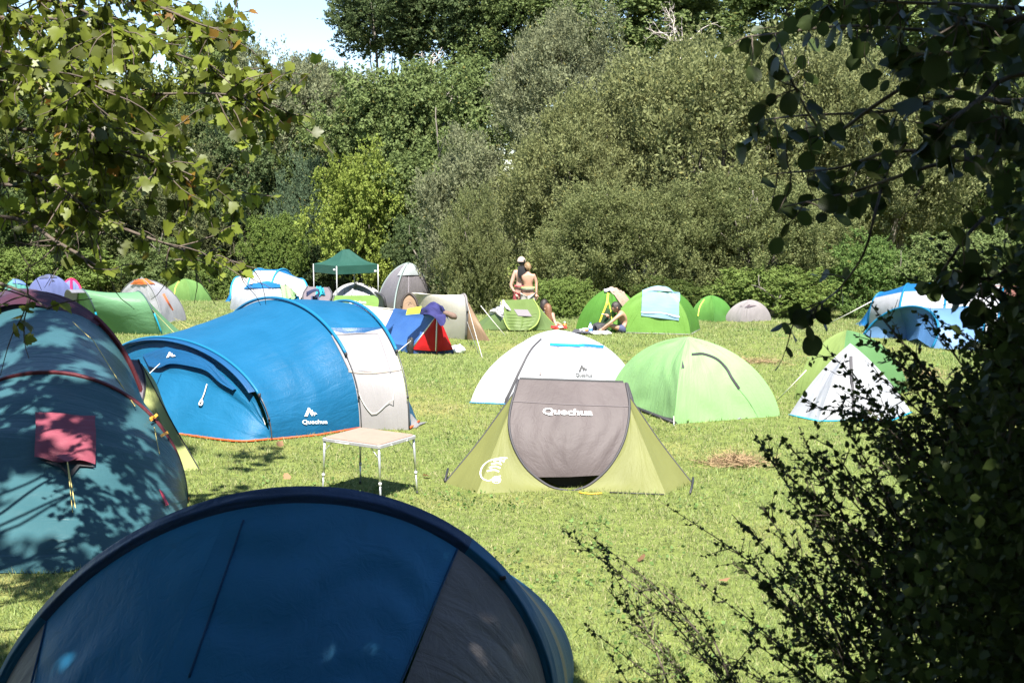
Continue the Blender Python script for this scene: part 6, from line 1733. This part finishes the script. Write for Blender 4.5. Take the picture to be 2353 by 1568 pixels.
def men():
    D = 32.75
    sh1 = plain((0.35, 0.06, 0.07), 0.8, 0, 0.2, 25, 0.8)
    t = standing('man in a beige cap with a black shirt over his shoulder, hand on hip', 1196, 592, D, [(1173, 657, -0.05), (1206, 652, 0.2)], [(1185, 676, -0.1), (1204, 674, 0.1)], 0.02, ((-0.25, 0.95, -0.15), (0, 0, 1), 0.0), SKIN2, HAIR_D, sh1)
    # cap worn backwards: dome, strap opening and peak
    c, s = t.hc, t.s; cm = plain((0.42, 0.33, 0.27), 0.8); V = []
    nu, nv = 24, 8
    for i in range(nv + 1):
        for j in range(nu):
            th = 1.5 * i / nv; a = 2 * math.pi * j / nu; k = 0.122 * s
            V.append(c + np.array([k * 0.95 * math.sin(th) * math.cos(a), k * 1.1 * math.sin(th) * math.sin(a), k * 1.15 * math.cos(th) + 0.012]))
    F = [[i * nu + j, (i + 1) * nu + j, (i + 1) * nu + (j + 1) % nu, i * nu + (j + 1) % nu] for i in range(nv) for j in range(nu)]
    cap = t.raw('cap', V, F, cm)
    t.raw('cap_peak', [c + np.array([x * 0.085, -0.13 - 0.05 * (1 - x * x) * k + 0.03, 0.035 - 0.012 * k]) for k in (0, 1) for x in (-1, -0.5, 0, 0.5, 1)], [(i, i + 1, i + 6, i + 5) for i in range(4)], plain((0.30, 0.22, 0.2), 0.8), cap)
    t.raw('cap_opening', *tube_arr([c + np.array([0.06, -0.125, 0.045]), c + np.array([0.085, -0.105, 0.055])], 0.03, 8), M_DARK, cap)
    # black shirt over the right shoulder, hanging down the back
    P = t.P; bm = fabric((0.012, 0.012, 0.014), 0.02, 0.85, 1.2)
    top = spline([P(-0.06, 0.10, 1.56), P(-0.08, 0.0, 1.585), P(-0.10, -0.10, 1.50), P(-0.09, -0.15, 1.36), P(-0.04, -0.15, 1.26)], 20)
    bot = spline([P(0.18, 0.04, 1.48), P(0.15, -0.02, 1.56), P(0.13, -0.10, 1.52), P(0.15, -0.15, 1.38), P(0.14, -0.15, 1.30)], 20)
    t.panel('shirt_on_shoulder', [top, (top + bot) / 2 + np.array([0, -0.05, 0.03]), bot], bm, 8, 0.0, (0.02, 1, 2))
    a, b = [P(x, -0.155, 1.12 + 0.0) for x in (-0.12, 0.12)]
    sh2 = plain((0.45, 0.41, 0.38), 0.8, 0, 0.2, 18, 0.12)
    t = standing('fair-haired shirtless man seen from behind in pale shorts with green waistband', 1213, 603, D - 0.15, [(1204, 650, 0.15), (1232, 648, -0.02)], [(1206, 672, 0.2), (1232, 676, -0.12)], 0.0, ((-0.55, 0.75, -0.45), (-0.1, 0.1, 1), -0.01), SKIN, HAIR_B, sh2, low=0.35)
    wb = [t.P(0.178 * math.cos(a), 0.14 * math.sin(a), 1.085) for a in np.linspace(0, 2 * math.pi, 25)]
    t.tube('green_waistband', wb, 0.026, plain((0.30, 0.50, 0.16), 0.8))
men()

def seated(label, pts, radii_scale, head, face, up, skin, hairm, hairlen, hr=0.1, arms=None, legs=None, shorts=None, top=None, low=0.15):
    """pelvis, spine, chest, neck from pts; arms and legs as chains of points"""
    g = Vector(pts[0]); t = Thing('person', label, 'person', onground(g.x, g.y))
    k = radii_scale
    J = [vv(p) for p in pts]; E = [(0, 1), (1, 2), (2, 3)]; R = [0.14 * k, 0.125 * k, 0.14 * k, 0.055 * k]
    for ch in arms:
        o = len(J); J += [vv(p) for p in ch]; E += [(2, o), (o, o + 1), (o + 1, o + 2)]; R += [0.062 * k, 0.042 * k, 0.03 * k]
    for ch in legs:
        o = len(J); J += [vv(p) for p in ch]; E += [(0, o), (o, o + 1), (o + 1, o + 2), (o + 2, o + 3)]; R += [0.09 * k, 0.065 * k, 0.042 * k, 0.035 * k]
    parts = [skin_mesh(J, E, R), head_mesh(head, face, up, hr)]
    for ch in arms: parts += hand_parts(ch[2], vv(ch[2]) - vv(ch[1]), (0, -0.6, 0.7), 0.17 * k, 0.7)
    V, F = merge(parts); b = t.raw('body', V, F, skin)
    hair_cap(head, face, up, hr, hairm, t, t.o, hairlen, 4, low)
    if shorts:
        SJ = [J[0]] + [x for ch in legs for x in (vv(ch[0]), (vv(ch[0]) * 0.6 + vv(ch[1]) * 0.4))]
        V, F = skin_mesh(SJ, [(0, 1), (1, 2), (0, 3), (3, 4)], [0.16 * k, 0.115 * k, 0.10 * k, 0.115 * k, 0.10 * k]); t.raw('shorts', V, F, shorts)
    if top:
        V, F = skin_mesh([J[0] + (0, 0, 0.06), J[1], J[2], J[2] * 0.4 + J[3] * 0.6], [(0, 1), (1, 2), (2, 3)], [0.155 * k, 0.14 * k, 0.155 * k, 0.07 * k]); t.raw('top', V, F, top)
    return t
def sitters():
    D = 29.75
    A = lambda x, y, d=0: at(x, y, D + d)
    t = seated('dark-haired shirtless young man sitting on the grass with a cigarette', [A(1436, 752, 0.1), A(1435, 738, 0.1), A(1430, 724, 0.08), A(1422, 715, 0.05)], 0.92, A(1415, 706, 0.05), (-1, -0.15, -0.12), (-0.05, 0, 1), SKIN, HAIR_D, 0.0, 0.108,
               [(A(1426, 721, -0.16), A(1402, 741, -0.24), A(1382, 756, -0.22)), (A(1420, 723, 0.25), A(1406, 738, 0.25), A(1398, 728, 0.2))],
               [(A(1428, 756, -0.02), A(1397, 745, -0.1), A(1380, 762, -0.12), A(1368, 765, -0.14)), (A(1428, 757, 0.2), A(1404, 748, 0.2), A(1398, 763, 0.18), A(1386, 766, 0.16))], plain((0.05, 0.06, 0.12), 0.8))
    h = vv(A(1398, 728, 0.2)); c = h + np.array([-0.10, -0.03, 0.07])
    t.raw('cigarette', *tube_arr([c, c + np.array([-0.075, 0, 0.012])], 0.007, 6), M_WHITE)
    for sx in (-1, 1):
        e = vv(A(1406.5, 704.5, 0.05 + 0.04 * sx)); t.raw('eye', *tube_arr([e, e + np.array([-0.012, -0.004, 0])], 0.013, 6), M_DARK)
    D = 31.4
    A = lambda x, y, d=0: at(x, y, 31.2 + d)
    seated('long-haired woman in a blue top sitting behind the olive pop-up tent', [A(1262, 749), A(1261, 736), A(1259, 724), A(1258, 715)], 0.9, A(1258, 709), (-0.6, 0.8, -0.15), (0, 0, 1), SKIN2, HAIR_R, 0.34, 0.102,
           [(A(1268, 722, -0.05), A(1274, 738, -0.1), A(1277, 746, -0.25)), (A(1252, 722, 0.1), A(1248, 738, 0.2), A(1254, 748, 0.3))],
           [(A(1266, 751, 0.05), A(1280, 742, 0.3), A(1292, 750, 0.3), A(1298, 750, 0.3)), (A(1258, 751, 0.15), A(1268, 742, 0.5), A(1280, 749, 0.5), A(1286, 749, 0.5))], plain((0.04, 0.05, 0.10), 0.8), fabric((0.22, 0.32, 0.50), 0.05, 0.8), 0.3)
    A = lambda x, y, d=0: at(x, y, 31.9 + d)
    seated('dark-haired person sitting behind the long-haired woman', [A(1252, 746), A(1251, 732), A(1250, 718), A(1249, 708)], 0.9, A(1250, 699), (0.6, 0.7, -0.1), (0, 0, 1), SKIN, HAIR_D, 0.05, 0.102,
           [(A(1258, 715, -0.05), A(1262, 732, 0.2), A(1268, 742, 0.3)), (A(1243, 715, 0.1), A(1240, 730, 0.2), A(1248, 742, 0.4))],
           [(A(1254, 748, 0.1), A(1268, 736, 0.5), A(1278, 746, 0.5), A(1284, 746, 0.5)), (A(1248, 748, 0.15), A(1258, 737, 0.6), A(1270, 745, 0.6), A(1276, 745, 0.6))], plain((0.04, 0.04, 0.05), 0.8), plain((0.05, 0.05, 0.07), 0.8), 0.3)
sitters()

# ------------------------------------------------------------------ small things on the grass
def lathe(t, name, c, prof, mat, parent=None, n=14):
    V = [vv(c) + np.array([r * math.cos(2 * math.pi * j / n), r * math.sin(2 * math.pi * j / n), z]) for r, z in prof for j in range(n)]
    F = [[i * n + j, i * n + (j + 1) % n, (i + 1) * n + (j + 1) % n, (i + 1) * n + j] for i in range(len(prof) - 1) for j in range(n)]
    return t.raw(name, V, F, mat, parent)
def small_things():
    p = gnd(1356, 766); t = Thing('water_bottle', 'clear plastic water bottle with blue label beside the sitting man', 'bottle', p)
    b = lathe(t, 'bottle', p, [(0.0, 0.005), (0.05, 0.01), (0.052, 0.06), (0.046, 0.10), (0.052, 0.14), (0.05, 0.18), (0.018, 0.23), (0.016, 0.25), (0, 0.252)], plain((0.62, 0.68, 0.76), 0.15)); lathe(t, 'cap', p + Vector((0, 0, 0.25)), [(0, 0.022), (0.019, 0.02), (0.019, 0), (0, 0)], plain((0.1, 0.25, 0.6), 0.4)); lathe(t, 'label', p, [(0.0535, 0.07), (0.0535, 0.13)], plain((0.08, 0.22, 0.6), 0.5), b)
    p = gnd(1297, 755); t = Thing('sauce_bottle', 'small orange bottle with pale cap near the long-haired woman', 'bottle', p)
    lathe(t, 'bottle', p, [(0, 0.004), (0.045, 0.008), (0.047, 0.10), (0.03, 0.14), (0, 0.14)], plain((0.75, 0.16, 0.03), 0.35)); lathe(t, 'cap', p + Vector((0, 0, 0.14)), [(0, 0.05), (0.028, 0.045), (0.03, 0), (0, 0)], plain((0.4, 0.6, 0.55), 0.4))
    p = gnd(1372, 757); t = Thing('duffel_bag', 'brown and black duffel bag in the door of the open green tent', 'bag', p)
    b = blob(t, 'body', p + Vector((0.05, 0, 0.17)), (0.27, 0.2, 0.19), fabric((0.16, 0.125, 0.115), 0.02, 0.8), 5, 0.10); t.tube('strap', spline([p + Vector((-0.15, -0.12, 0.26)), p + Vector((0.0, -0.25, 0.22)), p + Vector((0.18, -0.18, 0.30))], 10), 0.018, M_DARK)
    p = gnd(1376, 763); t = Thing('backpack', 'black backpack lying in front of the brown duffel bag', 'backpack', p)
    b = blob(t, 'body', p + Vector((0, 0, 0.11)), (0.22, 0.13, 0.13), plain((0.02, 0.02, 0.024), 0.7), 8, 0.12); blob(t, 'pocket', p + Vector((0.04, -0.11, 0.09)), (0.12, 0.05, 0.07), plain((0.03, 0.03, 0.035), 0.7), 9, 0.1, b); t.tube('strap', spline([p + Vector((-0.12, -0.1, 0.2)), p + Vector((-0.05, -0.2, 0.12)), p + Vector((-0.1, -0.16, 0.02))], 8), 0.014, M_DARK)
    p = gnd(1330, 766); t = Thing('picnic_blanket', 'dark grey blanket spread on the grass before the open green tent', 'blanket', p)
    a, b, c, d = gnd(1312, 768), gnd(1366, 770), gnd(1366, 761), gnd(1320, 760)
    G = loft([spline([a, b], 14), spline([d, c], 14)], 6, 0, (0.02, 1.5, 1.5), 3); G[..., 2] = np.maximum(G[..., 2], terrain(G[..., 0], G[..., 1])) + 0.05
    t.raw('cloth', G.reshape(-1, 3), grid_faces(14, 7), fabric((0.06, 0.06, 0.07), 0.02, 0.9))
    for px, py, c, lab, sd in ((1343, 764, (0.75, 0.72, 0.7), 'white snack packet with orange print on the dark blanket', 1), (1372, 770, (0.8, 0.78, 0.72), 'white bread bag at the feet of the sitting man', 2), (1392, 770, (0.78, 0.78, 0.76), 'crumpled white bag in front of the sitting man', 3), (1282, 757, (0.62, 0.05, 0.05), 'red and white towel on the grass by the orange bottle', 4)):
        p = gnd(px, py); t = Thing('snack_bag' if sd < 4 else 'hand_towel', lab, 'bag' if sd < 4 else 'towel', p)
        b = blob(t, 'bag' if sd < 4 else 'cloth', p + Vector((0, 0, 0.055)), (0.13 if sd < 4 else 0.2, 0.09, 0.055), fabric(c, 0.1, 0.5), sd, 0.25)
        if sd in (1, 4): blob(t, 'print' if sd == 1 else 'edge', p + Vector((0.06, -0.06, 0.07)), (0.07, 0.05, 0.03), plain((0.75, 0.25, 0.03) if sd == 1 else (0.8, 0.78, 0.75), 0.5), 7, 0.2, b)
small_things()
